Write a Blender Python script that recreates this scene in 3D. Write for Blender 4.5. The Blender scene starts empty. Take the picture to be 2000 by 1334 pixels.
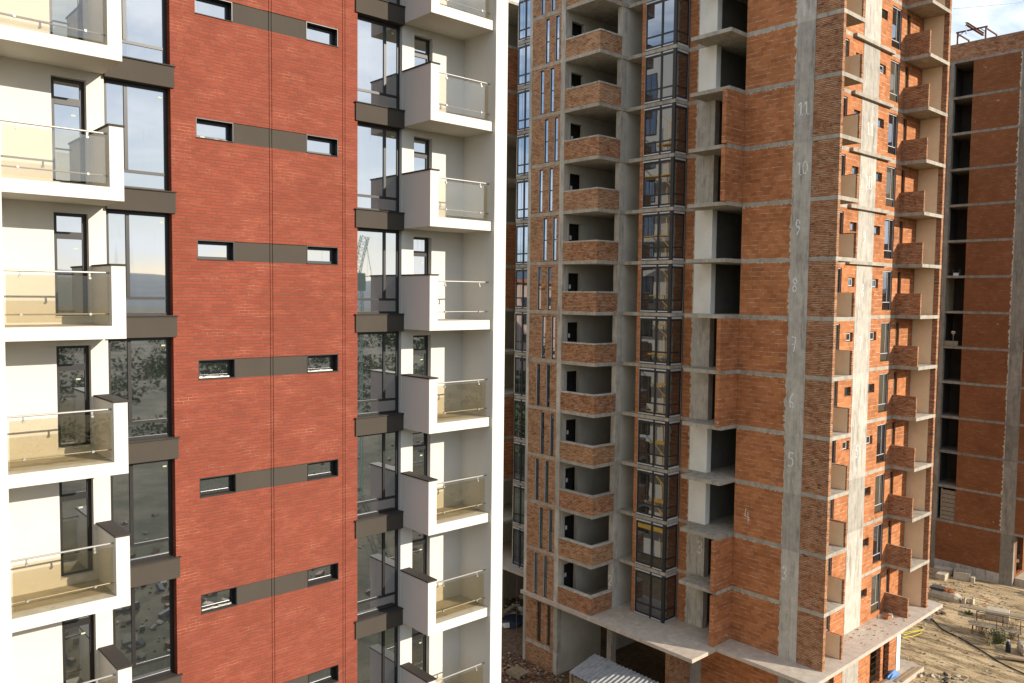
import bpy, bmesh, math, random
from mathutils import Matrix, Vector
random.seed(7)
SC = bpy.context.scene
COL = SC.collection
G = 30.8                      # ground is z = 0; heights below are written from a datum 30.8 m up

# ------------------------------------------------------------------ camera
F_PX, YAW, PITCH, ROLL = 1588.6, math.radians(42.052), math.radians(3.244), math.radians(-0.641)
cam_d = bpy.data.cameras.new('camera'); cam = bpy.data.objects.new('camera', cam_d); COL.objects.link(cam)
fw = Vector((math.sin(YAW)*math.cos(PITCH), math.cos(YAW)*math.cos(PITCH), -math.sin(PITCH)))
rt = Vector((math.cos(YAW), -math.sin(YAW), 0)); dn = fw.cross(rt)
c_, s_ = math.cos(ROLL), math.sin(ROLL)
r2 = c_*rt + s_*dn; d2 = -s_*rt + c_*dn
M = Matrix((r2, -d2, -fw)).transposed().to_4x4(); M.translation = Vector((-7.77, -20.324, -7.295+G))
cam.matrix_world = M
cam_d.sensor_width = 36; cam_d.lens = F_PX/2000*36; cam_d.clip_end = 20000; cam_d.clip_start = .1
SC.camera = cam

# ------------------------------------------------------------------ light
SUNV = Vector((.467, -1, .436)).normalized()          # towards the sun
ELEV = math.asin(SUNV.z)
sun_d = bpy.data.lights.new('sun', 'SUN'); sun_d.energy = 5.0; sun_d.angle = math.radians(.53); sun_d.color = (1, .905, .77)
sun = bpy.data.objects.new('sun', sun_d); COL.objects.link(sun)
sun.rotation_euler = SUNV.to_track_quat('Z', 'Y').to_euler(); sun.location = (60, -90, 80)
W = bpy.data.worlds.new('World'); SC.world = W; W.use_nodes = True
wn, wl = W.node_tree.nodes, W.node_tree.links
bg = wn['Background']; bg.inputs['Strength'].default_value = .10
sky = wn.new('ShaderNodeTexSky'); sky.sky_type = 'NISHITA'; sky.sun_disc = False
sky.sun_elevation = ELEV; sky.sun_rotation = math.atan2(SUNV.x, SUNV.y)
sky.air_density = 1.0; sky.dust_density = .4; sky.ozone_density = 1.0
tc = wn.new('ShaderNodeTexCoord'); mp = wn.new('ShaderNodeMapping'); mp.inputs['Scale'].default_value = (1.6, 1.6, 4.5)
wl.new(tc.outputs['Generated'], mp.inputs['Vector'])
nz = wn.new('ShaderNodeTexNoise'); nz.inputs['Scale'].default_value = 2.1; nz.inputs['Detail'].default_value = 9; nz.inputs['Roughness'].default_value = .6
nz.inputs['Distortion'].default_value = .5
wl.new(mp.outputs[0], nz.inputs['Vector'])
cr = wn.new('ShaderNodeValToRGB'); cr.color_ramp.elements[0].position = .46; cr.color_ramp.elements[1].position = .60
cr.color_ramp.elements[0].color = (.06,)*3+(1,); cr.color_ramp.elements[1].color = (.8,)*3+(1,)
wl.new(nz.outputs['Fac'], cr.inputs[0])
mx = wn.new('ShaderNodeMix'); mx.data_type = 'RGBA'
wl.new(cr.outputs[0], mx.inputs['Factor']); air = wn.new('ShaderNodeMix'); air.data_type = 'RGBA'; air.inputs['Factor'].default_value = .55; air.inputs['B'].default_value = (5.6, 7.0, 9.2, 1)
wl.new(sky.outputs[0], air.inputs['A']); wl.new(air.outputs['Result'], mx.inputs['A']); mx.inputs['B'].default_value = (12.5, 12.6, 12.9, 1)
wl.new(mx.outputs['Result'], bg.inputs['Color'])
SC.view_settings.view_transform = 'Standard'; SC.view_settings.look = 'None'
SC.view_settings.exposure = 0.44; SC.view_settings.gamma = 1
SC.cycles.max_bounces = 9; SC.cycles.diffuse_bounces = 6; SC.cycles.transparent_max_bounces = 12; SC.cycles.caustics_reflective = False; SC.cycles.caustics_refractive = False

# ------------------------------------------------------------------ materials
class NT:
    def __init__(s, name):
        s.m = bpy.data.materials.new(name); s.m.use_nodes = True
        s.n, s.l = s.m.node_tree.nodes, s.m.node_tree.links
        s.b = s.n['Principled BSDF']; s.out = s.n['Material Output']
        s.pos = s.n.new('ShaderNodeNewGeometry').outputs['Position']
    def new(s, t, **k):
        x = s.n.new(t)
        for a, b in k.items(): setattr(x, a, b)
        return x
    def setin(s, node, key, val):
        if isinstance(val, bpy.types.NodeSocket): s.l.new(val, node.inputs[key])
        else: node.inputs[key].default_value = val
    def math(s, op, a, b=0., c=None):
        x = s.new('ShaderNodeMath', operation=op); s.setin(x, 0, a); s.setin(x, 1, b)
        if c is not None: s.setin(x, 2, c)
        return x.outputs[0]
    def ramp(s, v, a, b, lo=0., hi=1.):
        x = s.new('ShaderNodeMapRange'); s.setin(x, 0, v); s.setin(x, 1, a); s.setin(x, 2, b); s.setin(x, 3, lo); s.setin(x, 4, hi)
        return x.outputs[0]
    def vec(s, scale, loc=(0, 0, 0), v=None):
        x = s.new('ShaderNodeMapping'); s.l.new(v or s.pos, x.inputs[0]); x.inputs['Scale'].default_value = scale; x.inputs['Location'].default_value = loc
        return x.outputs[0]
    def noise(s, scale, detail=4, rough=.55, sc=(1, 1, 1), loc=(0, 0, 0), dist=0.):
        x = s.new('ShaderNodeTexNoise'); s.l.new(s.vec(sc, loc), x.inputs['Vector'])
        x.inputs['Scale'].default_value = scale; x.inputs['Detail'].default_value = detail; x.inputs['Roughness'].default_value = rough; x.inputs['Distortion'].default_value = dist
        return x.outputs['Fac']
    def mix(s, f, a, b, mode='MIX'):
        x = s.new('ShaderNodeMix', data_type='RGBA', blend_type=mode)
        s.setin(x, 'Factor', f)
        for k, v in (('A', a), ('B', b)):
            s.setin(x, k, v if isinstance(v, bpy.types.NodeSocket) else (tuple(v)+(1,) if len(v) == 3 else v))
        return x.outputs['Result']
    def uv(s, wob=0.):
        sp = s.new('ShaderNodeSeparateXYZ'); s.l.new(s.pos, sp.inputs[0])
        u = s.math('ADD', sp.outputs[0], sp.outputs[1]); v = sp.outputs[2]
        if wob:
            v = s.math('ADD', v, s.math('MULTIPLY', s.math('SUBTRACT', s.noise(1.3, 2), .5), wob))
        cb = s.new('ShaderNodeCombineXYZ'); s.l.new(u, cb.inputs[0]); s.l.new(v, cb.inputs[1])
        return cb.outputs[0]
    def bump(s, h, strength=.3, dist=.02):
        x = s.new('ShaderNodeBump'); x.inputs['Strength'].default_value = strength; x.inputs['Distance'].default_value = dist
        s.l.new(h, x.inputs['Height']); s.l.new(x.outputs[0], s.b.inputs['Normal'])
    def done(s, col, rough=.85, spec=.3, metal=0.):
        s.setin(s.b, 'Base Color', col if isinstance(col, bpy.types.NodeSocket) else tuple(col)+(1,))
        s.setin(s.b, 'Roughness', rough); s.b.inputs['Specular IOR Level'].default_value = spec; s.b.inputs['Metallic'].default_value = metal
        return s.m

def brick(name, bw, bh, mortar, c1, c2, m1, m2, m_lo=.4, m_hi=.6, wob=0., gap=0., blot=0., tone=.35, msc=2.2, bump=.5, vj=.6, var=.5, jit=.12):
    t = NT(name)
    sp = t.new('ShaderNodeSeparateXYZ'); t.l.new(t.uv(wob), sp.inputs[0])
    r = t.math('DIVIDE', sp.outputs[1], bh); row = t.math('FLOOR', r); fv = t.math('SUBTRACT', r, row)
    wr = t.new('ShaderNodeTexWhiteNoise', noise_dimensions='1D'); t.l.new(row, wr.inputs['W'])
    q = t.math('ADD', t.math('DIVIDE', sp.outputs[0], bw), t.math('ADD', t.math('MULTIPLY', t.math('MODULO', row, 2.), .5), t.math('MULTIPLY', wr.outputs['Value'], jit)))
    clm = t.math('FLOOR', q); fu = t.math('SUBTRACT', q, clm)
    cb = t.new('ShaderNodeCombineXYZ'); t.l.new(clm, cb.inputs[0]); t.l.new(row, cb.inputs[1])
    wb = t.new('ShaderNodeTexWhiteNoise', noise_dimensions='2D'); t.l.new(cb.outputs[0], wb.inputs['Vector'])
    def joint(f, w):
        d = t.math('SUBTRACT', .5, t.math('ABSOLUTE', t.math('SUBTRACT', f, .5)))
        return t.ramp(d, w*.35, w*.65, 1., 0.)
    mn = t.noise(msc, 5, .65, sc=(1, 1, 2.2))
    thick = t.noise(5., 3, .6, sc=(1, 1, 1.5), loc=(7, 7, 7))
    hj = joint(fv, mortar/bh); vjn = t.math('MULTIPLY', joint(fu, mortar/bw), t.math('MULTIPLY', t.ramp(thick, .35, .6), vj))
    mask = t.math('MAXIMUM', t.math('MULTIPLY', hj, t.ramp(thick, .3, .5, .45, 1.)), vjn)
    big = t.noise(.55, 5, .6)
    rb = t.ramp(wb.outputs['Value'], 0., 1., .5-var/2, .5+var/2)
    col = t.mix(rb, c1, c2)
    col = t.mix(t.ramp(big, .3, .7), col, t.mix(1., col, (1-tone, 1-tone*1.05, 1-tone*1.1), 'MULTIPLY'))
    fine = t.noise(18, 3, .7)
    col = t.mix(t.ramp(fine, .3, .75, 0., .4), col, t.mix(1., col, (.62, .6, .58), 'MULTIPLY'))
    mcol = t.mix(t.ramp(mn, m_lo, m_hi), m1, m2)
    if gap:
        g = t.ramp(t.noise(3.1, 4, .6, sc=(1, 1, 2), loc=(4, 1, 9)), .55, .62)
        mcol = t.mix(t.math('MULTIPLY', g, gap), mcol, (.05, .035, .025))
        hole = t.math('GREATER_THAN', wb.outputs['Value'], .975)
        col = t.mix(t.math('MULTIPLY', hole, .7*gap), col, (.06, .04, .03))
    col = t.mix(mask, col, mcol)
    if blot:
        bl = t.ramp(t.noise(1.7, 6, .72, sc=(1, 1, 1.6), loc=(11, 3, 2)), .64, .72)
        col = t.mix(t.math('MULTIPLY', bl, blot), col, (.52, .45, .37))
    t.bump(t.math('SUBTRACT', t.math('MULTIPLY', fine, .4), mask), bump, .012)
    return t.done(col, .9, .2)

MAT = {}
MAT['clinker'] = brick('clinker_brick', .25, .08, .016, (.295, .071, .041), (.245, .056, .033), (.125, .062, .04), (.42, .215, .135), .50, .76, tone=.18, msc=1.1, vj=1.0, jit=.2, var=.9)
MAT['clay'] = brick('hollow_clay_block', .38, .235, .024, (.56, .225, .090), (.38, .142, .054), (.36, .15, .07), (.63, .48, .36), .45, .64, wob=.05, blot=.9, tone=.34, msc=1.9, vj=.45, var=.85)
MAT['solid'] = brick('solid_brick', .25, .088, .027, (.44, .185, .08), (.27, .105, .048), (.58, .44, .29), (.25, .145, .08), .4, .62, wob=.04, gap=.9, tone=.3, bump=.9, vj=.45, var=.9)
MAT['oldbrick'] = brick('sandy_brick', .25, .085, .026, (.47, .215, .10), (.29, .125, .06), (.58, .46, .30), (.23, .15, .085), .42, .66, wob=.04, gap=.8, blot=.5, tone=.3, bump=.9, vj=.45, var=.9)

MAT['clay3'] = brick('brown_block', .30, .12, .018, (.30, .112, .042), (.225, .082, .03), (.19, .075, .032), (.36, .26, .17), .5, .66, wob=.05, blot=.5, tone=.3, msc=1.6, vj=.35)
def concrete(name, base, dark, boards=.5, stain=.6):
    t = NT(name)
    n = t.noise(2.2, 6, .65); f = t.noise(30, 3, .7)
    st = t.noise(2.6, 6, .7, sc=(1.3, 1.3, .22), loc=(3, 7, 1), dist=.3)
    col = t.mix(t.ramp(n, .3, .72), base, dark)
    col = t.mix(t.math('MULTIPLY', t.ramp(st, .49, .70), stain), col, tuple(c*.42 for c in dark))
    st2 = t.noise(2.1, 4, .6, sc=(1, 1, .3), loc=(13, 7, 5))
    col = t.mix(t.math('MULTIPLY', t.ramp(st2, .58, .7), .5), col, tuple(min(1, c*1.25) for c in base))
    u = t.uv(); sp = t.new('ShaderNodeSeparateXYZ'); t.l.new(u, sp.inputs[0])
    fr = t.math('FRACT', t.math('MULTIPLY', sp.outputs[0], 5.5)); ln = t.ramp(t.math('ABSOLUTE', t.math('SUBTRACT', fr, .5)), .0, .07, 1., 0.)
    col = t.mix(t.math('MULTIPLY', ln, boards*.55), col, tuple(c*.5 for c in dark))
    sz = t.new('ShaderNodeSeparateXYZ'); t.l.new(t.pos, sz.inputs[0])
    wn_ = t.new('ShaderNodeTexWhiteNoise', noise_dimensions='1D'); t.l.new(t.math('FLOOR', t.math('DIVIDE', t.math('ADD', sz.outputs[2], 1.6), 3.)), wn_.inputs['W'])
    tn = t.new('ShaderNodeCombineColor'); k_ = t.ramp(wn_.outputs['Value'], 0, 1, .78 if boards else .92, 1.1)
    for i_ in range(3): t.l.new(k_, tn.inputs[i_])
    col = t.mix(1., col, tn.outputs[0], 'MULTIPLY')
    col = t.mix(t.ramp(f, .35, .8, 0., .3), col, tuple(c*.6 for c in dark))
    t.bump(t.math('ADD', n, t.math('MULTIPLY', f, .4)), .35, .015)
    return t.done(col, .92, .2)
MAT['concrete'] = concrete('raw_concrete', (.54, .495, .42), (.385, .35, .295), .5, .8)
MAT['slab'] = concrete('slab_concrete', (.43, .39, .32), (.30, .265, .21), 0., .6)
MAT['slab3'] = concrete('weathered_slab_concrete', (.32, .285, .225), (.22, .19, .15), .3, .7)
MAT['block'] = concrete('block_concrete', (.52, .45, .34), (.38, .32, .23), 0., .3)
MAT['terrace'] = concrete('dusty_concrete', (.50, .43, .35), (.37, .305, .245), 0., .15)

def plaster(name, base, amp=.12, stain=(.5, .45, .38), sfac=0., sc=1.1, rough=.9):
    t = NT(name)
    n = t.noise(sc, 6, .6); f = t.noise(60, 2, .6)
    col = t.mix(t.ramp(n, .3, .75), base, tuple(c*(1-amp) for c in base))
    if sfac:
        st = t.noise(2.3, 6, .65, sc=(1, 1, .35), loc=(5, 2, 8)); col = t.mix(t.math('MULTIPLY', t.ramp(st, .55, .72), sfac), col, stain)
    t.bump(t.math('ADD', f, t.math('MULTIPLY', n, .5)), .12, .006)
    return t.done(col, rough, .25)
MAT['white'] = plaster('white_render', (.60, .572, .512), .05, (.50, .46, .39), .16, .8)
MAT['band'] = plaster('brown_grey_render', (.066, .055, .043), .12)
MAT['beige'] = plaster('beige_plaster', (.80, .655, .42), .12, (.58, .45, .27), .35, 1.6)
MAT['cement'] = plaster('grey_cement_plaster', (.50, .46, .38), .25, (.34, .31, .25), .5, .9)
MAT['cream'] = plaster('pale_plaster', (.80, .765, .68), .12, (.58, .53, .43), .35, 1.2)
MAT['dirt_floor'] = plaster('dusty_balcony_floor', (.46, .40, .29), .3, (.24, .19, .12), .8, 3.0)
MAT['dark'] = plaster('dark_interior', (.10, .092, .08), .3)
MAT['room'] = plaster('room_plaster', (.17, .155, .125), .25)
MAT['room_shade'] = plaster('painted_room_shade', (.022, .02, .018), .3)  # near-black colour standing in for the shade inside the loggia doors
def plain(name, col, rough=.5, metal=0., spec=.4, amp=.15, sc=6.):
    t = NT(name); n = t.noise(sc, 4, .6)
    return t.done(t.mix(t.ramp(n, .3, .7), col, tuple(c*(1-amp) for c in col)), rough, spec, metal)
MAT['frame'] = plain('dark_window_frame', (.022, .02, .019), .4)
MAT['cap'] = plain('dark_metal_cap', (.05, .042, .036), .7, 0., .15)
MAT['steel'] = plain('brushed_steel', (.36, .34, .31), .45, .4, amp=.1)
MAT['trim'] = plain('white_trim', (.52, .54, .56), .5)
MAT['sill'] = plain('sill_film', (.36, .33, .28), .35, amp=.4, sc=30)
MAT['chalk'] = plain('chalk_paint', (.88, .87, .83), .9, amp=.25, sc=12)
MAT['rust'] = plain('rusty_steel', (.17, .07, .035), .8, amp=.5)
MAT['wood'] = plain('weathered_wood', (.40, .29, .17), .85, amp=.4, sc=9)
MAT['greywood'] = plain('grey_planks', (.30, .245, .17), .85, amp=.4, sc=7)
MAT['tin'] = plain('galvanised_sheet', (.36, .36, .36), .55, .25, amp=.45, sc=3)
MAT['rebar'] = plain('dark_rebar', (.04, .03, .025), .8)
MAT['blue'] = plain('blue_tarpaulin', (.12, .27, .55), .45, amp=.3)
MAT['black'] = plain('black_hose', (.02, .02, .018), .6)
MAT['yellow'] = plain('yellow_paint', (.72, .40, .04), .55, amp=.2)
MAT['hoseyellow'] = plain('yellow_hose', (.6, .5, .06), .6)
MAT['tile'] = plain('orange_rubble', (.50, .17, .06), .9, amp=.5, sc=14)
MAT['slate'] = plain('dark_sheets', (.08, .078, .075), .8)
MAT['sticker'] = plain('pale_sticker', (.5, .55, .38), .7)
MAT['clod'] = plain('mud_clod', (.24, .175, .10), .95, amp=.4)
MAT['paper'] = plain('white_sheet', (.75, .74, .72), .8)
MAT['teal'] = plain('dark_blue_plastic', (.006, .014, .022), .5)
MAT['navy'] = plain('navy_tarpaulin', (.03, .04, .07), .5)

def window_glass(name, dark, refl, tint, rmin=.35):
    t = NT(name)
    gl = t.new('ShaderNodeBsdfGlossy'); gl.inputs['Roughness'].default_value = .015; gl.inputs['Color'].default_value = tint+(1,)
    df = t.new('ShaderNodeBsdfDiffuse'); 
    st = t.noise(3.5, 5, .6, sc=(1, 1, .12), loc=(2, 9, 4))
    t.l.new(t.mix(t.ramp(st, .55, .8, 0., .5), dark, (.09, .085, .075)), df.inputs['Color'])
    lw = t.new('ShaderNodeLayerWeight'); lw.inputs['Blend'].default_value = .5
    f = t.math('MINIMUM', t.math('ADD', t.math('MULTIPLY', t.math('POWER', lw.outputs['Facing'], 4.), .6), rmin+.04), 1.)
    f = t.math('MULTIPLY', f, t.ramp(t.noise(4.5, 5, .65, sc=(1, 1, .07), loc=(1, 4, 6)), .60, .78, 1., .70))
    bp = t.new('ShaderNodeBump'); bp.inputs['Strength'].default_value = .06; bp.inputs['Distance'].default_value = .02
    t.l.new(t.noise(.9, 1), bp.inputs['Height']); t.l.new(bp.outputs[0], gl.inputs['Normal'])
    mxs = t.new('ShaderNodeMixShader'); t.l.new(f, mxs.inputs[0]); t.l.new(df.outputs[0], mxs.inputs[1]); t.l.new(gl.outputs[0], mxs.inputs[2])
    t.l.new(mxs.outputs[0], t.out.inputs['Surface'])
    return t.m
MAT['glass'] = window_glass('coated_window_glass', (.02, .022, .022), .5, (.90, .95, 1.0), .46)
MAT['glass3'] = window_glass('room_window_glass', (.085, .072, .05), .1, (.8, .8, .8), .07)
MAT['glass2'] = window_glass('grey_window_glass', (.018, .016, .014), .3, (.80, .87, .97), .25)
MAT['slitglass'] = window_glass('blue_window_glass', (.02, .022, .025), .5, (.72, .85, 1.0), .42)
def clear_glass(name, tint):
    t = NT(name)
    tr = t.new('ShaderNodeBsdfTransparent'); tr.inputs['Color'].default_value = tint+(1,)
    gl = t.new('ShaderNodeBsdfGlossy'); gl.inputs['Roughness'].default_value = .01; gl.inputs['Color'].default_value = (.95, .97, 1, 1)
    lw = t.new('ShaderNodeLayerWeight'); lw.inputs['Blend'].default_value = .5
    mxs = t.new('ShaderNodeMixShader'); t.l.new(t.math('MULTIPLY_ADD', t.math('POWER', lw.outputs['Facing'], 4.), .8, .10), mxs.inputs[0]); t.l.new(tr.outputs[0], mxs.inputs[1]); t.l.new(gl.outputs[0], mxs.inputs[2])
    t.l.new(mxs.outputs[0], t.out.inputs['Surface'])
    return t.m
MAT['bronze'] = clear_glass('bronze_glass', (.93, .892, .80))
MAT['clear'] = clear_glass('clear_glass', (.55, .55, .52))

# ------------------------------------------------------------------ mesh builder (coordinates in the datum frame)
class MB:
    def __init__(s): s.v, s.f, s.m, s.mats = [], [], [], []
    def mi(s, k):
        if k not in s.mats: s.mats.append(k)
        return s.mats.index(k)
    def face(s, pts, k):
        n = len(s.v); s.v += [tuple(p) for p in pts]; s.f.append(tuple(range(n, n+len(pts)))); s.m.append(s.mi(k))
    def hexa(s, p, k):
        n = len(s.v); s.v += [tuple(q) for q in p]; i = s.mi(k)
        for q in ((0, 3, 2, 1), (4, 5, 6, 7), (0, 1, 5, 4), (1, 2, 6, 5), (2, 3, 7, 6), (3, 0, 4, 7)):
            s.f.append(tuple(n+a for a in q)); s.m.append(i)
    def box(s, x0, x1, y0, y1, z0, z1, k):
        x0, x1 = sorted((x0, x1)); y0, y1 = sorted((y0, y1)); z0, z1 = sorted((z0, z1))
        s.hexa([(x0, y0, z0), (x1, y0, z0), (x1, y1, z0), (x0, y1, z0), (x0, y0, z1), (x1, y0, z1), (x1, y1, z1), (x0, y1, z1)], k)
        return s
    def obox(s, c, sz, k, rz=0., rx=0., ry=0.):
        R = Matrix.Rotation(rz, 3, 'Z') @ Matrix.Rotation(ry, 3, 'Y') @ Matrix.Rotation(rx, 3, 'X'); c = Vector(c); a, b, h = (q/2 for q in sz)
        P = [(-a, -b, -h), (a, -b, -h), (a, b, -h), (-a, b, -h), (-a, -b, h), (a, -b, h), (a, b, h), (-a, b, h)]
        s.hexa([c+R@Vector(p) for p in P], k); return s
    def prism(s, poly, z0, z1, k):
        ar = sum(poly[i][0]*poly[(i+1) % len(poly)][1]-poly[(i+1) % len(poly)][0]*poly[i][1] for i in range(len(poly)))
        if ar < 0: poly = poly[::-1]
        n = len(s.v); N = len(poly); i = s.mi(k)
        s.v += [(x, y, z0) for x, y in poly]+[(x, y, z1) for x, y in poly]
        s.f.append(tuple(range(n+N-1, n-1, -1))); s.m.append(i); s.f.append(tuple(range(n+N, n+2*N))); s.m.append(i)
        for a in range(N):
            b = (a+1) % N; s.f.append((n+a, n+b, n+N+b, n+N+a)); s.m.append(i)
        return s
    def cyl(s, p0, p1, r, k, n=8, r1=None):
        p0, p1 = Vector(p0), Vector(p1); d = (p1-p0).normalized(); a = d.orthogonal().normalized(); b = d.cross(a); r1 = r if r1 is None else r1
        m = len(s.v); i = s.mi(k)
        for p, rr in ((p0, r), (p1, r1)):
            for q in range(n):
                t = 2*math.pi*q/n; s.v.append(tuple(p+a*rr*math.cos(t)+b*rr*math.sin(t)))
        for q in range(n):
            e = (q+1) % n; s.f.append((m+q, m+e, m+n+e, m+n+q)); s.m.append(i)
        s.f.append(tuple(range(m+n-1, m-1, -1))); s.m.append(i); s.f.append(tuple(range(m+n, m+2*n))); s.m.append(i)
        return s
    def path(s, pts, r, k, n=6):
        pts = [Vector(p) for p in pts]; m = len(s.v); i = s.mi(k)
        for a, p in enumerate(pts):
            d = (pts[min(a+1, len(pts)-1)]-pts[max(a-1, 0)]).normalized()
            x = d.cross(Vector((0, 0, 1))); x = (x if x.length > .01 else Vector((1, 0, 0))).normalized(); y = d.cross(x)
            for q in range(n):
                t = 2*math.pi*q/n; s.v.append(tuple(p+x*r*math.cos(t)+y*r*math.sin(t)))
        for a in range(len(pts)-1):
            for q in range(n):
                e = (q+1) % n; s.f.append((m+a*n+q, m+a*n+e, m+a*n+n+e, m+a*n+n+q)); s.m.append(i)
        s.f.append(tuple(range(m+n-1, m-1, -1))); s.m.append(i); e = m+(len(pts)-1)*n; s.f.append(tuple(range(e, e+n))); s.m.append(i)
        return s
    def wall(s, ax, c0, c1, u0, u1, z0, z1, holes, k):
        """upright wall: ax='y' -> front face y=c0, u is x ; ax='x' -> front face x=c0, u is y. holes cut right through."""
        cl = lambda v, a, b: min(max(v, a), b)
        us = sorted({u0, u1}|{cl(h[i], u0, u1) for h in holes for i in (0, 1)}); zs = sorted({z0, z1}|{cl(h[i], z0, z1) for h in holes for i in (2, 3)})
        P = (lambda c, u, z: (u, c, z)) if ax == 'y' else (lambda c, u, z: (c, u, z))
        nu, nzz = len(us)-1, len(zs)-1
        def solid(a, b):
            if not (0 <= a < nu and 0 <= b < nzz): return False
            uc, zc = (us[a]+us[a+1])/2, (zs[b]+zs[b+1])/2
            return not any(h[0] < uc < h[1] and h[2] < zc < h[3] for h in holes)
        S = [[solid(a, b) for b in range(nzz)] for a in range(nu)]
        for a in range(nu):
            for b in range(nzz):
                if not S[a][b]: continue
                ua, ub, za, zb = us[a], us[a+1], zs[b], zs[b+1]
                s.face([P(c0, ua, za), P(c0, ub, za), P(c0, ub, zb), P(c0, ua, zb)], k)
                s.face([P(c1, ub, za), P(c1, ua, za), P(c1, ua, zb), P(c1, ub, zb)], k)
                for da, db, e in ((-1, 0, (ua, za, ua, zb)), (1, 0, (ub, zb, ub, za)), (0, -1, (ub, za, ua, za)), (0, 1, (ua, zb, ub, zb))):
                    A, B = a+da, b+db
                    if not (0 <= A < nu and 0 <= B < nzz and S[A][B]):
                        s.face([P(c0, e[0], e[1]), P(c0, e[2], e[3]), P(c1, e[2], e[3]), P(c1, e[0], e[1])], k)
        return s
    def build(s, name, parent=None, smooth=False, fix=True):
        me = bpy.data.meshes.new(name)
        if parent is not None: wx, wy, wz = root_of(parent)
        else:
            xs = [p[0] for p in s.v]; ys = [p[1] for p in s.v]
            wx, wy, wz = (min(xs)+max(xs))/2, (min(ys)+max(ys))/2, min(p[2] for p in s.v)+G
        me.from_pydata([(x-wx, y-wy, z+G-wz) for x, y, z in s.v], [], s.f)
        for k in s.mats: me.materials.append(MAT[k])
        me.polygons.foreach_set('material_index', s.m)
        if smooth: me.polygons.foreach_set('use_smooth', [True]*len(s.f))
        me.update()
        if fix:
            bm = bmesh.new(); bm.from_mesh(me); bmesh.ops.remove_doubles(bm, verts=bm.verts, dist=1e-5); bmesh.ops.recalc_face_normals(bm, faces=bm.faces); bm.to_mesh(me); bm.free()
        o = bpy.data.objects.new(name, me); COL.objects.link(o)
        if parent is not None: o.parent = parent
        else: o.location = (wx, wy, wz)
        return o
def root_of(o):
    x, y, z = 0, 0, 0
    while o is not None: x += o.location.x; y += o.location.y; z += o.location.z; o = o.parent
    return x, y, z
def tag(o, label=None, cat=None, group=None, kind=None):
    for k, v in (('label', label), ('category', cat), ('group', group), ('kind', kind)):
        if v: o[k] = v
    return o
def thing(name, loc, label, cat, group=None):
    o = bpy.data.objects.new(name, None); COL.objects.link(o); o.location = (loc[0], loc[1], loc[2]+G); o.empty_display_size = .5
    return tag(o, label, cat, group)
GZ = -G
#MARK1
# ================================================================== LEFT: finished apartment tower
T1 = thing('apartment_building', (2, 12, GZ), 'finished white apartment tower with a smooth red brick wall and glass balconies', 'building')
KS = range(-4, 10)
ZT = 14.2
slots = [(1.912, 1.927), (1.985, 2.0), (4.09, 4.105), (4.165, 4.18)]
holes = [(a, b, GZ-1, ZT+1) for a, b in slots] + [(0., 3.953, -.5-3*k, -3.*k) for k in KS]
MB().wall('y', 0, .3, -.605, 4.575, GZ, ZT, holes, 'clinker').build('red_brick_wall', T1)
MB().box(-.6, 4.57, .31, .4, GZ, ZT, 'dark').build('inner_wall', T1)
for k in KS:
    z1, z0 = -3.*k-.012, -3.*k-.5
    m = MB()
    for a, b in ((.952, 1.911), (1.928, 1.984), (2.001, 2.988)): m.box(a, b, .012, .29, z0, z1, 'band')
    m.build('brown_band', T1)
    for xa, xb in ((0., .95), (2.99, 3.953)):
        m = MB()       # lining, frame and sash
        m.box(xa+.002, xa+.02, .003, .3, z0+.02, z1-.01, 'frame'); m.box(xb-.02, xb-.002, .003, .3, z0+.02, z1-.01, 'frame')
        m.box(xa+.002, xb-.002, .003, .3, z1-.01, z1+.01, 'frame')
        a, b = xa+.02, xb-.02
        m.box(a, b, .2, .27, z1-.09, z1-.01, 'frame'); m.box(a, b, .2, .27, z0+.03, z0+.1, 'frame')
        m.box(a, a+.07, .2, .27, z0+.1, z1-.09, 'frame'); m.box(b-.07, b, .2, .27, z0+.1, z1-.09, 'frame')
        w = m.build('small_window', T1)
        MB().box(a+.07, b-.07, .225, .245, z0+.1, z1-.09, 'glass').build('pane', w)
        MB().box(xa+.003, xb-.003, -.02, .2, z0+.002, z0+.022, 'cap').build('sill', w)
        if random.random() < .55:
            mf = MB(); n = 7
            for q in range(n):
                x0_, x1_ = a+.02+(b-a-.1)*q/n, a+.02+(b-a-.1)*(q+1)/n
                h0, h1 = (.05+random.random()*.03 for _ in range(2))
                mf.hexa([(x0_, .14, z0+.024), (x1_, .14, z0+.024), (x1_, .19, z0+.024), (x0_, .19, z0+.024), (x0_, .15, z0+h0), (x1_, .15, z0+h1), (x1_, .18, z0+h1), (x0_, .18, z0+h0)], 'sill')
            mf.build('film_strip', w)
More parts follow.
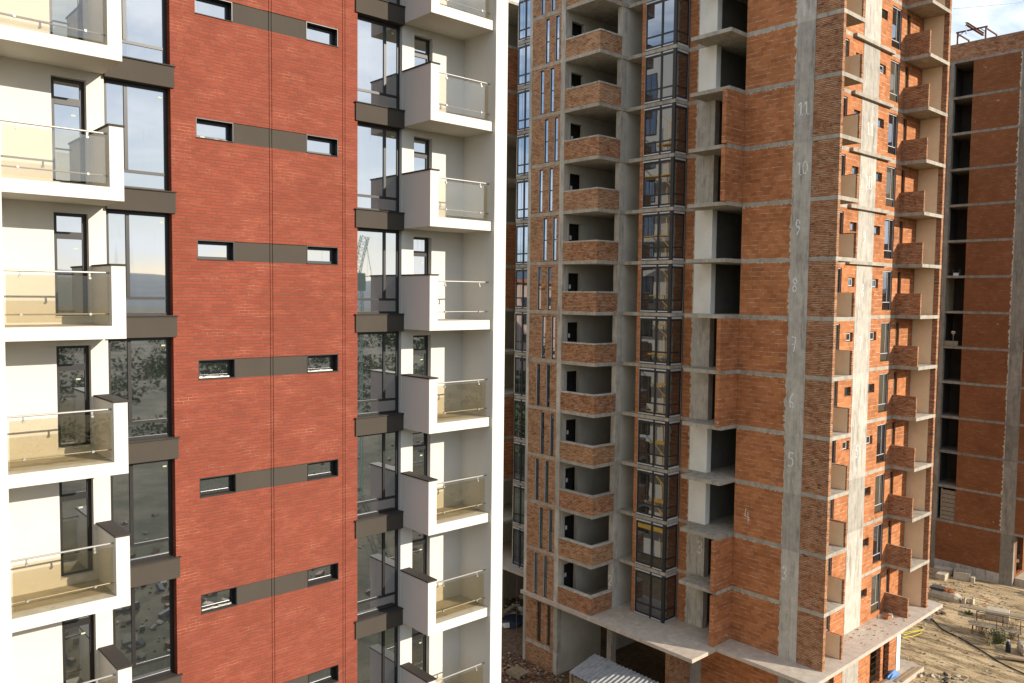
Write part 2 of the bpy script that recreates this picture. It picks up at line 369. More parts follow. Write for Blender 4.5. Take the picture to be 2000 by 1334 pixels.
# tall window columns, spandrels
MX = 4.06
def tall_window(m, x0, x1, mull, zt, zb, ztr, y0=.2, y1=.27, fr=.085):
    m.box(x0, x1, y0, y1, zt-fr, zt, 'frame'); m.box(x0, x1, y0, y1, zb, zb+fr, 'frame')
    m.box(x0, x0+fr, y0, y1, zb+fr, zt-fr, 'frame'); m.box(x1-fr, x1, y0, y1, zb+fr, zt-fr, 'frame')
    m.box(mull-.04, mull+.04, y0, y1, zb+fr, ztr-.03, 'frame') if False else m.box(mull-.04, mull+.04, y0-.006, y1, ztr+.035, zt-fr, 'frame')
    m.box(x0+fr, x1-fr, y0+.004, y1, ztr-.035, ztr+.035, 'frame')
for side in (0, 1):
    for k in KS:
        o = -3.*k
        if side == 0:
            wx0, wx1, mu = 4.58, 6.131, 5.62
            sp = [(4.50, -.05), (6.145, -.05), (6.145, .066), (6.131, .066), (6.131, .26), (4.578, .26), (4.578, -.003), (4.50, -.003)]
            cp = [(4.47, -.085), (6.148, -.085), (6.148, .064), (6.13, .064), (6.13, .2), (4.579, .2), (4.579, -.004), (4.47, -.004)]
        else:
            wx0, wx1, mu = -2.071, -.61, -1.57
            sp = [(-.53, -.05), (-2.085, -.05), (-2.085, .066), (-2.071, .066), (-2.071, .26), (-.608, .26), (-.608, -.003), (-.53, -.003)]
            cp = [(-.50, -.085), (-2.088, -.085), (-2.088, .064), (-2.07, .064), (-2.07, .2), (-.609, .2), (-.609, -.004), (-.50, -.004)]
        m = MB(); tall_window(m, wx0, wx1, mu, .6+o, -1.895+o, -1.46+o)
        w = m.build('tall_window', T1)
        MB().box(wx0+.085, wx1-.085, .228, .245, -1.81+o, .515+o, 'glass').build('pane', w)
        s = MB().prism(sp, .6+o, 1.1+o, 'band').build('spandrel', T1)
        MB().prism(cp, 1.1+o, 1.125+o, 'cap').build('cap', s)
    # white wall behind the balconies with balcony doors
    xa, xb = ((6.136, 8.48) if side == 0 else (-4.42, -2.076)); da, db = ((6.569, 7.242) if side == 0 else (-3.16, -2.45))
    MB().wall('y', .07, .37, xa, xb, GZ, ZT, [(da, db, -1.9-3*k, .45-3*k) for k in KS], 'white').build('white_wall', T1)
    for k in KS:
        o = -3.*k; m = MB(); y0, y1 = .23, .3; f = .095
        for b in ((da, db, .38+o, .45+o), (da, db, -1.9+o, -1.82+o), (da, da+f, -1.82+o, .38+o), (db-f, db, -1.82+o, .38+o)): m.box(b[0]+.001, b[1]-.001, y0, y1, b[2], b[3], 'frame')
        m.box(da+f, db-f, y0-.005, y1, -.13+o, .03+o, 'frame')
        d = m.build('balcony_door', T1)
        MB().box(da+f, db-f, .258, .275, -1.82+o, .38+o, 'glass').build('pane', d)
        MB().box(da+.002, db-.002, .05, .23, -1.899+o, -1.87+o, 'white').build('sill', d)
    # wing wall
    wa, wb = ((8.48, 8.95) if side == 0 else (-4.89, -4.42))
    MB().box(wa, wb, -1.45, 30, GZ, ZT, 'white').build('wing_wall', T1)
    # balconies
    for k in KS:
        o = -3.*k; yf = -1.34; R = side == 0
        X = (lambda x: x) if R else (lambda x: MX-x)
        m = MB()
        m.box(X(6.15), X(8.479), yf, .069, .66+o, .94+o, 'white'); m.box(X(6.15), X(6.44), yf, .069, .9401+o, 2.255+o, 'white')
        b = m.build('balcony', T1)
        MB().box(X(6.442), X(8.478), yf+.004, .068, .9405+o, .946+o, 'dirt_floor').build('floor', b)
        MB().box(X(6.125), X(6.465), yf-.025, .066, 2.256+o, 2.295+o, 'cap').build('cap', b)
        yr = -1.17
        MB().cyl((X(6.43), yr, 2.1+o), (X(8.478), yr, 2.1+o), .022, 'steel', 10).build('handrail', b)
        MB().cyl((X(6.43), yr+.02, 1.2+o), (X(8.478), yr+.02, 1.2+o), .016, 'steel', 8).build('lower_rail', b)
        for cx in (6.83, 8.14):
            MB().box(X(cx-.018), X(cx+.018), yr-.006, yr+.01, 1.96+o, 2.1+o, 'steel').cyl((X(cx), yr-.035, 1.975+o), (X(cx), yr+.012, 1.975+o), .028, 'steel', 10).build('bracket', b)
            MB().cyl((X(cx), yr-.035, 1.2+o), (X(cx), yr+.02, 1.2+o), .028, 'steel', 10).build('clip', b)
        if not (R and k == 3):
            MB().box(X(6.462), X(8.40), yr-.028, yr-.018, 1.03+o, 2.02+o, 'bronze').build('glass_panel', b)
MB().box(-4.4, 8.46, .42, 29.9, 13.7, 14.1, 'slab').build('roof', T1)
MB().box(-4.4, 8.46, 29.6, 29.9, GZ, 13.7, 'white').build('rear_wall', T1)
for k in KS:       # makers' paper stickers left on some panes
    for x, y, z in ((-.82, .226, .40), (5.86, .226, .38), (-2.72, .256, -.32), (6.98, .256, -.3)):
        if random.random() < .6: MB().box(x, x+.09, y-.001, y+.001, z-3*k-.035, z-3*k, 'sticker').build('sticker', T1)
# the side that the half-built tower mirrors in its windows
for k in KS:
    o = -3.*k
    for ya, yb in ((4.2, 5.6), (13.2, 14.6), (22.0, 23.6), (25.6, 27.0)):
        m = MB(); m.box(8.952, 8.99, ya, yb, -1.85+o, .55+o, 'frame'); w = m.build('side_window', T1)
        MB().box(8.991, 9.0, ya+.08, (ya+yb)/2-.04, -1.77+o, .47+o, 'glass2').box(8.991, 9.0, (ya+yb)/2+.04, yb-.08, -1.77+o, .47+o, 'glass2').build('pane', w)

# ================================================================== MIDDLE: half-built tower
T2 = thing('unfinished_building', (36, 12, GZ), 'half-built orange brick and raw concrete tower with numbers chalked on its columns', 'building')
def zf(j): return 6.8-3.*j               # top of floor slab j
PLAN = [(27.4, 17.3), (27.4, 11.45), (29.3, 11.45), (29.3, 11.40), (29.8, 11.40), (29.8, 7.93), (31.0, 7.93), (31.0, 6.75), (29.52, 6.75), (29.52, 4.24), (31.0, 4.24),
        (31.0, -1.1), (33.26, -1.1), (33.26, .34), (41.49, .34), (41.49, -1.1), (44.34, -1.1), (44.34, 30), (29.4, 30), (29.4, 22), (31.3, 22), (31.3, 21.2), (29.95, 21.2), (29.95, 17.3)]
for j in range(-2, 11): MB().prism(PLAN, zf(j)-.2, zf(j), 'slab').build('floor_slab', T2)
TER = [(27.15, 17.32), (27.15, 4.06), (29.33, 4.06), (29.33, -1.52), (45.6, -1.52), (45.6, 30), (29.3, 30), (29.3, 22), (29.3, 17.32)]
MB().prism(TER, -26.4, -26.2, 'terrace').build('terrace_slab', T2)
OPEN = {0: 1, 1: 1, 4: 1, 5: 1, 8: 1, 9: 1, -2: 0, -1: 0}
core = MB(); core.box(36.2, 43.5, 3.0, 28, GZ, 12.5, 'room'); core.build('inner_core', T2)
FULL = 14.0
MB().box(30.985, 31.4, .33, 1.31, GZ, 12.6, 'concrete').build('concrete_column', T2)
MB().box(36.26, 38.24, .322, .62, GZ, 12.6, 'concrete').build('concrete_column', T2)
MB().box(29.30, 29.75, 11.452, 11.8, GZ, 12.6, 'concrete').build('concrete_column', T2)
for ya, yb in ((14.2, 14.55), (17.04, 17.29)): MB().box(27.386, 27.72, ya, yb, GZ, 12.6, 'concrete').build('concrete_column', T2)
# roof parapet
MB().prism([(31, -1.1), (31.25, -1.1), (31.25, 4.2), (31.0, 4.2)], 12.8, 14.2, 'oldbrick').build('roof_parapet', T2)

def bay(par, x, y0, y1, zb, zt, mull, ret=None, gl='glass2'):
    """aluminium bay: -U face at x from y0 (near) to y1, optional return along +x on y0"""
    m = MB(); f = .09; d = .06
    m.box(x, x+d, y0, y1, zb+.12, zb+.12+f, 'frame'); m.box(x, x+d, y0, y1, zt-.14-f*1.4, zt-.14, 'frame')
    ztr = zb+.74
    m.box(x+.004, x+d, y0+.19, y1, ztr-.045, ztr+.045, 'frame')
    m.box(x-.008, x+d, mull-.065, mull+.065, zb+.03, zt-.03, 'frame'); m.box(x, x+d, y1-f, y1, zb+.12+f, zt-.14-f*1.4, 'frame')
    m.box(x-.012, x+.13, y0-.012, y0+.19, zb+.02, zt-.02, 'frame')
    if ret:
        m.box(x+.11, ret, y0, y0+d, zb+.12, zb+.12+f, 'frame'); m.box(x+.11, ret, y0, y0+d, zt-.14-f*1.4, zt-.14, 'frame'); m.box(x+.11, ret, y0+.004, y0+d, ztr-.035, ztr+.035, 'frame')
        m.box(ret-f, ret, y0+.001, y0+d, zb+.19, zt-.24, 'frame')
    w = m.build('bay_window', par)
    p = MB(); p.box(x+.025, x+.04, y0+.19, y1-f, zb+.19, zt-.24, gl)
    if ret: p.box(x+.11, ret-f, y0+.025, y0+.04, zb+.19, zt-.24, gl)
    p.build('pane', w)
    t = MB(); t.box(x-.003, x+.05, y0+.12, y1, zb+.05, zb+.115, 'trim'); t.box(x-.003, x+.05, y0+.12, y1, zt-.135, zt-.06, 'trim')
    if ret: t.box(x+.11, ret+.02, y0-.003, y0+.05, zb+.02, zb+.115, 'trim').box(x+.11, ret+.02, y0-.003, y0+.05, zt-.135, zt-.03, 'trim').box(ret+.001, ret+.02, y0-.004, y0+.05, zb+.115, zt-.135, 'trim')
    t.box(x-.003, x+.05, y1+.001, y1+.014, zb+.02, zt-.03, 'trim'); t.build('trim', w)

for j in range(-1, 12):
    zb = zf(j) if j < 11 else -26.2; zt = zf(j-1)-.2; opn = OPEN.get(j, 0); zt_ = zt-.002
    # ---- shaded side, towards the finished tower
    MB().box(31.0, 31.25, 1.311, 4.236, zb, zt_, 'clay').build('block_wall', T2)
    MB().box(31.003, 31.25, -1.097, .33, zb, zt_, 'solid').build('brick_wing', T2)
    MB().box(31.0, 31.25, 7.25, 7.9, zb, zt_, 'clay').build('block_wall', T2)
    MB().box(30.985, 31.42, 6.1, 7.25, zb, zt_, 'cream' if opn else 'concrete').build('pillar', T2)
    if not opn and j >= 0:
        MB().box(29.27, 30.999, 4.243, 4.49, zb, zt_, 'clay').build('block_screen', T2)
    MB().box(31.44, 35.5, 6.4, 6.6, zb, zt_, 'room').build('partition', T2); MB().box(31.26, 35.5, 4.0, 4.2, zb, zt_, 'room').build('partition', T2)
    # bay and niche
    bay(T2, 29.8, 7.955, 10.1, zb, zt, 8.93, 30.95)
    MB().box(29.82, 30.05, 10.1, 10.38, zb, zt_, 'clay').build('block_wall', T2)
    MB().box(29.76, 32.0, 11.46, 11.75, zb, zt_, 'cement').build('niche_wall', T2); MB().box(31.3, 31.5, 7.95, 11.45, zb, zt_, 'cement').build('niche_wall', T2)
    # loggia
    MB().wall('y', 14.2, 14.45, 27.73, 33.0, zb, zt_, [(27.92, 29.02, zb, zb+2.3)], 'cement').build('loggia_wall', T2)
    MB().box(32.6, 32.8, 11.76, 14.19, zb, zt_, 'room').build('loggia_wall', T2); MB().box(27.7, 29.4, 14.75, 14.85, zb, zt_, 'room_shade').build('partition', T2); MB().box(29.42, 29.5, 14.46, 14.85, zb, zt_, 'room_shade').build('partition', T2)  # near-black sheets added behind the doors, painting the openings' darkness
    m = MB()
    for q in range(6): m.box(27.98+q*.19, 27.99+q*.19, 14.5, 14.51, zb, zb+2.3, 'rebar')
    for q in range(7): m.box(27.92, 29.02, 14.512, 14.522, zb+.25+q*.31, zb+.26+q*.31, 'rebar')
    m.build('rebar_grid', T2)
    if random.random() < .7: MB().box(28.25, 28.42, 14.47, 14.476, zb+1.35, zb+1.6, 'paper').build('notice', T2)
    br = 'oldbrick' if j in (-1, 0, 1, 3, 8, 10) else 'solid'
    hp_ = 1.08+random.uniform(-.05, .04); cj_ = random.uniform(-.015, .02)
    MB().box(27.403, 27.63, 11.453, 14.198, zb, zb+hp_, br).box(27.631, 29.299, 11.453, 11.68, zb, zb+hp_, br).build('balcony_parapet', T2)
    MB().box(27.38, 27.65, 11.43, 14.197, zb+hp_+.001, zb+hp_+.08, 'concrete').box(27.651, 29.298, 11.43+cj_, 11.70, zb+hp_+.001, zb+hp_+.08, 'concrete').build('coping', T2)
    # slit-window panel
    sl = ((15.6, 15.93), (14.76, 15.08)) if j % 2 == 0 else ((16.03, 16.35), (15.15, 15.48))
    MB().wall('x', 27.403, 27.65, 14.551, 17.039, zb, zt_, [(a, b, zb+.03, zb+2.66) for a, b in sl], 'oldbrick').build('brick_panel', T2)
    for a, b in sl:
        m = MB(); x = 27.47
        m.box(x, x+.05, a, a+.04, zb+.03, zb+2.66, 'frame'); m.box(x, x+.05, b-.04, b, zb+.03, zb+2.66, 'frame')
        for z in (zb+.03, zb+1.29, zb+2.6): m.box(x, x+.05, a+.04, b-.04, z, z+.06, 'frame')
        m.box(27.41, 27.47, b-.012, b-.001, zb+.04, zb+2.65, 'trim')
        w = m.build('slit_window', T2)
        MB().box(x+.02, x+.032, a+.04, b-.04, zb+.09, zb+2.6, 'slitglass').build('pane', w)
    # far bay and recess beyond the slit panel
    bay(T2, 29.95, 17.31, 21.18, zb, zt, 20.45, None, 'slitglass')
    if OPEN.get(j+2, 0) or j == -1 or j in (10, 11):
        MB().box(31.0, 31.29, 22.0, 22.4, zb, zt_, 'beige').build('recess_wall', T2); MB().box(29.6, 36, 25.5, 25.7, zb, zt_, 'cement').build('recess_wall', T2)
    else:
        MB().box(29.42, 31.29, 22.003, 22.25, zb, zt_, 'clay').build('block_screen', T2)
    # ---- sunlit side
    if j < 11 or True:
        hl = [(33.4, 34.61, zb+.29, zt-.22), (32.36, 33.0, zb+.3, zt-.22), (35.38, 36.15, zb+1.58, zb+2.08), (38.26, 39.06, zb+1.56, zb+2.07),
              (39.66, 40.91, zb+.29, zt-.22), (41.49+.14, 42.14, zb+.25, zt-.25)]
        if j in (9, 10, 11): hl.pop(2)
        w = MB()
        w.wall('y', .34, .59, 31.42, 36.255, zb, zt_, hl, 'clay'); w.build('block_wall', T2); w = MB(); w.wall('y', .34, .59, 38.245, 44.33, zb, zt_, hl, 'clay'); w.build('block_wall', T2)
        for h in hl:
            small = h[3]-h[2] < 1
            m = MB(); a, b, c, d = h; f = .05 if small else .06
            yy = .44
            if small: a, b, c, d = a+.06, b-.14, c+.04, d-.03; 
            cl_ = 'trim' if small and random.random() < .3 else 'frame'
            m.box(a, b, yy, yy+.06, d-f, d, cl_); m.box(a, b, yy, yy+.06, c, c+f, cl_); m.box(a, a+f, yy, yy+.06, c+f, d-f, cl_); m.box(b-f, b, yy, yy+.06, c+f, d-f, cl_)
            if not small and b-a > 1:
                m.box(a+f, b-f, yy, yy+.06, c+.44, c+.475, 'trim'); m.box(a+.80, a+.825, yy-.004, yy+.05, c+.475, d-f, 'trim')
                m.box(b-.012, b, .40, yy, c, d, 'trim'); m.box(a, b, .40, yy, d-.06, d, 'trim')
            wo = m.build('small_window' if small else 'tall_window', T2)
            MB().box(a+f, b-f, yy+.02, yy+.03, c+f, d-f, 'glass2' if small or random.random() < .2 else 'glass3').build('pane', wo)
        # side walls of the corner balconies
        MB().box(33.1, 33.258, -1.095+random.uniform(0, .06), .335, zb, zb+1.25+random.uniform(-.03, .06), 'solid').build('balcony_side', T2).__setitem__('label', 'brick side wall with beige plastered face')
        MB().box(33.08, 33.099, -.97, .335, zb+.01, zb+1.245, 'beige').build('plaster', T2)
        MB().box(41.493, 41.63, -1.094+random.uniform(0, .07), .336, zb, zb+1.25+random.uniform(-.06, .06), 'solid').build('balcony_side', T2)
        MB().box(44.06, 44.335, -1.097, .336, zb, zt_, 'solid').build('brick_wing', T2)
        MB().box(44.035, 44.058, -.8, .335, zb+.005, zt_-.005, 'beige').build('plaster', T2)
    if 0 <= j <= 4:
        MB().box(35.05, 39.8, .14, .338, zf(j)-.19, zf(j)-.005, 'slab').build('ledge', T2)
MB().box(44.10, 44.33, .6, 30, GZ, 12.6, 'solid').build('end_wall', T2)
# ---- storey below the terrace
zb, zt = GZ, -26.402
MB().wall('x', 27.403, 27.65, 14.551, 17.039, -29.25, zt, [(15.66, 16.02, -29.2, -26.6), (14.8, 15.12, -29.2, -26.6)], 'oldbrick').build('brick_panel', T2)
MB().box(27.5, 27.52, 14.7, 16.2, -29.2, -26.6, 'glass2').build('slit_pane', T2)
MB().box(27.39, 27.7, 14.551, 17.039, -29.5, -29.25, 'concrete').build('concrete_beam', T2)
MB().box(27.403, 27.65, 14.551, 17.039, zb, -29.5, 'oldbrick').build('brick_panel', T2)
MB().wall('y', 14.2, 14.45, 27.73, 36, zb, zt, [(31.46, 32.39, zb, -26.9)], 'cement').build('ground_wall', T2)
MB().box(36, 36.2, 7.1, 14.2, zb, zt, 'cement').build('ground_wall', T2)
MB().box(29.0, 30.98, 6.87, 7.15, zb, zt, 'oldbrick').build('brick_pillar', T2)
MB().box(30.99, 31.4, 6.13, 7.14, zb, zt, 'concrete').build('concrete_column', T2)
MB().box(31.0, 31.25, 1.311, 6.128, zb, zt, 'clay').build('block_wall', T2)
w = MB(); w.wall('y', .34, .59, 31.41, 36.255, zb, zt, [(34.0, 35.3, -30.4, zt+.1)], 'clay'); w.build('block_wall', T2); w = MB(); w.wall('y', .34, .59, 38.245, 43.48, zb, zt, [(39.82, 41.24, -30.45, zt+.1), (41.61, 42.43, -30.45, zt+.1)], 'clay'); w.build('block_wall', T2)
MB().box(43.48, 44.0, .3, .8, zb, zt, 'cream').build('pillar', T2)
for a, b in ((34.0, 35.3), (39.82, 41.24), (41.61, 42.43)):
    m = MB()
    for q in range(10): m.cyl((a-.03, .30, -30.2+q*.4), (b+.03, .30, -30.2+q*.4+.02), .012, 'rebar', 5)
    m.cyl(((a+b)/2, .29, -30.4), ((a+b)/2, .29, -26.5), .012, 'rebar', 5)
    m.build('rebar_grid', T2)
# left block under the far recess
MB().box(29.6, 30.3, 22.5, 23.2, zb, zt, 'cement').build('concrete_column', T2)
MB().box(30.5, 36, 25.5, 25.7, zb, zt, 'cement').build('ground_wall', T2)

# ragged pale mortar where blocks meet the concrete
MAT['mortar'] = plaster('pale_mortar', (.50, .445, .345), .2)
def smear(par, x, y0, sgn, z0, z1, wmax):
    m = MB(); n = max(4, int((z1-z0)/.11)); w = [max(.0, random.gauss(.45, .35))*wmax+.01 for _ in range(n+1)]
    for q in range(n):
        za, zb_ = z0+(z1-z0)*q/n, z0+(z1-z0)*(q+1)/n
        P = [(y0, za), (y0+sgn*w[q], za), (y0+sgn*w[q+1], zb_), (y0, zb_)]
        m.hexa([(x+.002, a, b) for a, b in P]+[(x-.008, a, b) for a, b in P], 'mortar')
    m.build('mortar_smear', par)
for j in range(-1, 12):
    zb = zf(j) if j < 11 else -26.2; zt = zf(j-1)-.2
    smear(T2, 31.0, 1.312, 1, zb+.01, zt-.01, .16 if j in (-1, 0, 1, 4, 5, 7) else .07)
    smear(T2, 31.0, 7.252, 1, zb+.01, zt-.01, .12)
    m = MB(); n = 24
    for q in range(n):
        a, b = 1.4+2.8*q/n, 1.4+2.8*(q+1)/n; h0, h1 = (max(0, random.gauss(.02, .035))+.004 for _ in range(2))
        m.hexa([(31.002, a, zt-.002), (31.002, b, zt-.002), (31.002, b, zt-h1), (31.002, a, zt-h0), (30.993, a, zt-.002), (30.993, b, zt-.002), (30.993, b, zt-h1), (30.993, a, zt-h0)], 'mortar')
    m.build('mortar_drip', T2)
# chalked numbers
STROKE = {'0': [[(.5, 1), (.15, .85), (0, .5), (.15, .12), (.5, 0), (.85, .15), (1, .5), (.85, .85), (.5, 1)]],
 '1': [[(.2, .75), (.6, 1), (.6, 0)], [(.35, 0), (.85, 0)]], '2': [[(.05, .75), (.3, 1), (.75, .95), (.85, .7), (.5, .35), (.1, 0), (.9, 0)]],
 '3': [[(.1, .85), (.4, 1), (.8, .9), (.8, .65), (.4, .52), (.85, .42), (.9, .15), (.5, 0), (.05, .1)]], '4': [[(.35, 1), (.05, .4), (.9, .4)], [(.7, .75), (.7, 0)]],
 '5': [[(.9, 1), (.25, 1), (.15, .58), (.6, .62), (.9, .4), (.8, .1), (.4, 0), (.05, .1)]], '6': [[(.8, 1), (.3, .75), (.05, .35), (.25, .03), (.65, .02), (.85, .25), (.65, .48), (.15, .35)]],
 '7': [[(.0, 1), (.9, 1), (.45, 0)], [(.3, .5), (.85, .5)]], '8': [[(.5, .52), (.12, .75), (.5, 1), (.88, .75), (.5, .52), (.08, .25), (.5, 0), (.92, .25), (.5, .52)]],
 '9': [[(.85, .65), (.5, .45), (.15, .65), (.3, .97), (.75, .95), (.85, .65), (.75, .25), (.35, 0)]]}
def number(txt, ax, c, u, z, h=.8, wd=.42, w=.05, flip=-1, mat='chalk'):
    """flip=-1: text advances towards -u (seen from -U, u=y)"""
    m = MB(); x = 0; h *= random.uniform(.85, 1.12); wd *= random.uniform(.9, 1.15); w *= random.uniform(.75, 1.1)
    P = (lambda d, a, b: (c-d, u+flip*a, z+b)) if ax == 'x' else (lambda d, a, b: (u+a, c-d, z+b))
    for ch in txt:
        for st in STROKE[ch]:
            for (a0, b0), (a1, b1) in zip(st[:-1], st[1:]):
                jt = lambda a, b: Vector((.022*math.sin(7.3*a+11*b+len(m.v)*0+h*40), .022*math.sin(9*b+5*a+h*31)))
                A = Vector((x+a0*wd, b0*h))+jt(a0, b0); B = Vector((x+a1*wd, b1*h))+jt(a1, b1); d = (B-A).normalized(); nn = Vector((-d.y, d.x))*w/2; A = A-d*w*.3; B = B+d*w*.3
                q = [A-nn, B-nn, B+nn, A+nn]
                m.hexa([P(.0005, *p) for p in q]+[P(.004, *p) for p in q], mat)
        x += wd*1.3
    m.build('chalk_number', T2, fix=False)
for j, t_, dy in ((2, '11', 1.12), (3, '10', 1.1), (4, '9', 1.1), (5, '8', 1.18), (6, '7', 1.12), (7, '6', 1.12), (8, '5', 1.1), (10, '3', 1.25)):
    number(t_, 'x', 30.985, dy, zf(j)+1.2, .72, .26, .06)
number('4', 'x', 31.0, 3.6, zf(9)+.75, .65, .3, .03)
number('3', 'x', 30.985, 6.6, zf(10)+1.3, .8, .4)
number('2', 'x', 29.30, 11.75, -26.2+1.4, .55, .25)
for j, t_ in ((2, '11'), (3, '10'), (4, '9'), (5, '8'), (6, '7'), (8, '5')): number(t_, 'y', .322, 36.95, zf(j)+1.0, .75, .3, .045)
#MARK2
# ================================================================== RIGHT: second half-built tower behind
T3 = thing('unfinished_building', (73, 12, GZ), 'half-built brick tower standing farther back at the right edge under a rusty roof hoist', 'building')
X3 = 66.46
PL3 = [(X3, 30), (X3, -.8), (68.7, -.8), (68.7, .64), (77, .64), (77, -.8), (79.8, -.8), (79.8, 30)]
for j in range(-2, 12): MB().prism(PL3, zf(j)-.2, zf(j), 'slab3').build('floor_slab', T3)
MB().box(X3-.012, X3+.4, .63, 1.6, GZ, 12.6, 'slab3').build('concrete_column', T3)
MB().box(X3-.012, X3+.4, 6.66, 7.0, GZ, 12.6, 'slab3').build('concrete_column', T3)
MB().box(71.7, 73.7, .62, .9, GZ, 12.6, 'concrete').build('concrete_column', T3)
MB().box(X3+.004, X3+.25, -.8, 29.9, 12.801, 14.2, 'solid').build('roof_parapet', T3)
MB().box(X3+.25, 79.6, -.79, -.55, 12.801, 14.2, 'solid').build('roof_parapet', T3)
MB().box(69.5, 79.5, 3.0, 29.5, GZ, 12.5, 'dark').build('inner_core', T3)
for j in range(-1, 13):
    zb = zf(j) if j < 12 else GZ; zt_ = zf(j-1)-.202; low = j == 12
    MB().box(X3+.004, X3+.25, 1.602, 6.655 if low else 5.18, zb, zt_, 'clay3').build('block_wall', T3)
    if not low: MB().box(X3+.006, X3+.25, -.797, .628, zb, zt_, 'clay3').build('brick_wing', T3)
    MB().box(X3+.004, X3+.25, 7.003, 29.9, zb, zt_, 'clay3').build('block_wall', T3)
    if not low:
        MB().box(X3+.26, 69.4, 4.9, 5.1, zb, zt_, 'room').build('partition', T3); MB().box(X3+.41, 69.4, 7.02, 7.2, zb, zt_, 'beige' if j in (5,) else 'solid' if j == 4 else 'dark').build('partition', T3)
    w = MB(); hl = [(69.5, 70.7, zb+.3, zt_-.1)] if not low else [(67.35, 69.0, zb+1.0, zt_-.1)]
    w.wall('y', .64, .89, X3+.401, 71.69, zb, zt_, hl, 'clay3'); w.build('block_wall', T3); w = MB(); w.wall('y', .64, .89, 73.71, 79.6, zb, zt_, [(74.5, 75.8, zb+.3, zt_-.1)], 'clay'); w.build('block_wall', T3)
MB().box(X3-.05, X3+.003, 1.602, 6.655, GZ, -29.75, 'concrete').build('plinth', T3)
MB().box(67.0, 71.5, -1.3, .62, GZ, -30.0, 'block').build('porch', T3)
m = MB()
for q in range(7): m.box(X3+.1, X3+.14, 5.2, 6.3, zf(11)+.03+q*.37, zf(11)+.36+q*.37, 'greywood')
m.box(X3+.07, X3+.1, 6.28, 6.38, zf(11), zf(11)+2.7, 'greywood'); m.build('board_panel', T3)
for j in range(-1, 12): smear(T3, X3+.004, 1.603, 1, zf(j)+.01, zf(j-1)-.22, .14)
# hoist frame on the roof
R_ = thing('roof_hoist', (67, 5.5, 14.2), 'rusty steel hoist with a projecting beam on the far roof', 'hoist')
for y in (6.66, 4.5):
    MB().box(66.76, 66.88, y-.05, y+.05, 14.2, 15.2, 'rust').build('post', R_); MB().box(69.3, 69.42, y-.05, y+.05, 14.2, 15.2, 'rust').build('post', R_)
    MB().box(66.9, 69.3, y-.05, y+.05, 15.1, 15.19, 'rust').build('side_rail', R_)
    s = 1 if y < 5.5 else -1
    MB().cyl((66.82, y+s*.02, 14.85), (66.82, y+s*.42, 15.2), .03, 'rust').build('brace', R_)
MB().box(66.74, 66.9, 4.38, 6.78, 15.2, 15.3, 'rust').build('cross_rail', R_)
MB().box(65.4, 69.4, 5.43, 5.63, 15.301, 15.32, 'rust').box(65.4, 69.4, 5.515, 5.545, 15.32, 15.5, 'rust').box(65.4, 69.4, 5.43, 5.63, 15.5, 15.52, 'rust').build('hoist_beam', R_)
MB().cyl((65.5, 5.53, 15.3), (65.5, 5.53, 14.6), .02, 'paper', 6).cyl((65.5, 5.53, 14.85), (65.5, 5.53, 14.6), .06, 'trim', 8).build('hook', R_)
# things on the far tower's floors
for i, (y, h, r, k, lab) in enumerate(((6.3, .5, .16, 'teal', 'dark blue bucket nearest the concrete post in the far tower opening'), (5.75, .55, .17, 'teal', 'dark blue bucket nearest the brick in the far tower opening'))):
    x = X3+.5
    b = MB().cyl((x, y, -5.199), (x, y, -5.199+h), r*.85, k, 14, r).build('bucket'); tag(b, lab, 'bucket')
tag(MB().obox((X3+.4, 6.02, -5.1), (.3, .4, .2), 'paper', .3).obox((X3+.4, 6.0, -4.98), (.34, .44, .04), 'paper', .3).build('box'), 'small pale box between two blue buckets on the far tower floor', 'box')
m = MB().cyl((X3+.6, 6.1, -9.9), (X3+.6, 6.1, -8.6), .012, 'rebar', 5)
hk = thing('hook_block', (X3+.6, 6.1, -10.9), 'red and white striped hook block hanging in the far tower opening', 'hook block')
m.build('cable', hk)
me = MB()
for q in range(6): 
    z = -9.9-.06*q
    me.cyl((X3+.6, 6.1, z), (X3+.6, 6.1, z-.06), (.08, .15, .18, .18, .15, .1)[q], 'paper' if q % 2 else 'tile', 12, (.15, .18, .18, .15, .1, .05)[q])
me.build('pulley', hk)
MB().cyl((X3+.6, 6.1, -10.26), (X3+.6, 6.1, -10.8), .03, 'steel', 8).cyl((X3+.6, 6.0, -10.8), (X3+.6, 6.25, -10.85), .03, 'steel', 8).build('hook', hk)
tag(MB().obox((X3+.15, 6.1, -10.97), (.08, 1.1, .42), 'greywood').obox((X3+.23, 6.1, -10.97), (.06, 1.06, .38), 'greywood').build('board'), 'plank board standing under the striped hook block', 'board')

# ================================================================== ground
def ss(a, b, x): t = min(max((x-a)/(b-a), 0), 1); return t*t*(3-2*t)
def gh(x, y):
    r = math.sin(x*1.7+math.sin(y*.9)*1.3)*.5+math.sin(y*2.3+x*.6)*.3+math.sin(x*4.1-y*1.1)*.2
    loc = ss(36, 42, x)*(1-ss(64, 66, x))*ss(-14, -9, y)*(1-ss(8, 12, y))
    tr = math.sin(x*5.2)*.5*ss(44, 46, x)*(1-ss(52, 54, x))
    return GZ+.2*ss(46, 62, x)*(1-ss(200, 400, x))+loc*(r*.03+tr*.03)
t = NT('mud_ground')
a = t.noise(.35, 6, .62); b = t.noise(2.4, 6, .68, sc=(1.6, .28, 1), loc=(3, 1, 0)); c = t.noise(9, 5, .7); d = t.noise(.16, 4, .6, loc=(9, 4, 0))
col = t.mix(t.ramp(a, .35, .65), (.59, .44, .255), (.38, .275, .15))
col = t.mix(t.ramp(b, .48, .62, 0., .9), col, (.13, .095, .047))
col = t.mix(t.ramp(b, .42, .3, 0., .6), col, (.70, .55, .36))
col = t.mix(t.ramp(c, .52, .72, 0., .55), col, (.10, .075, .042))
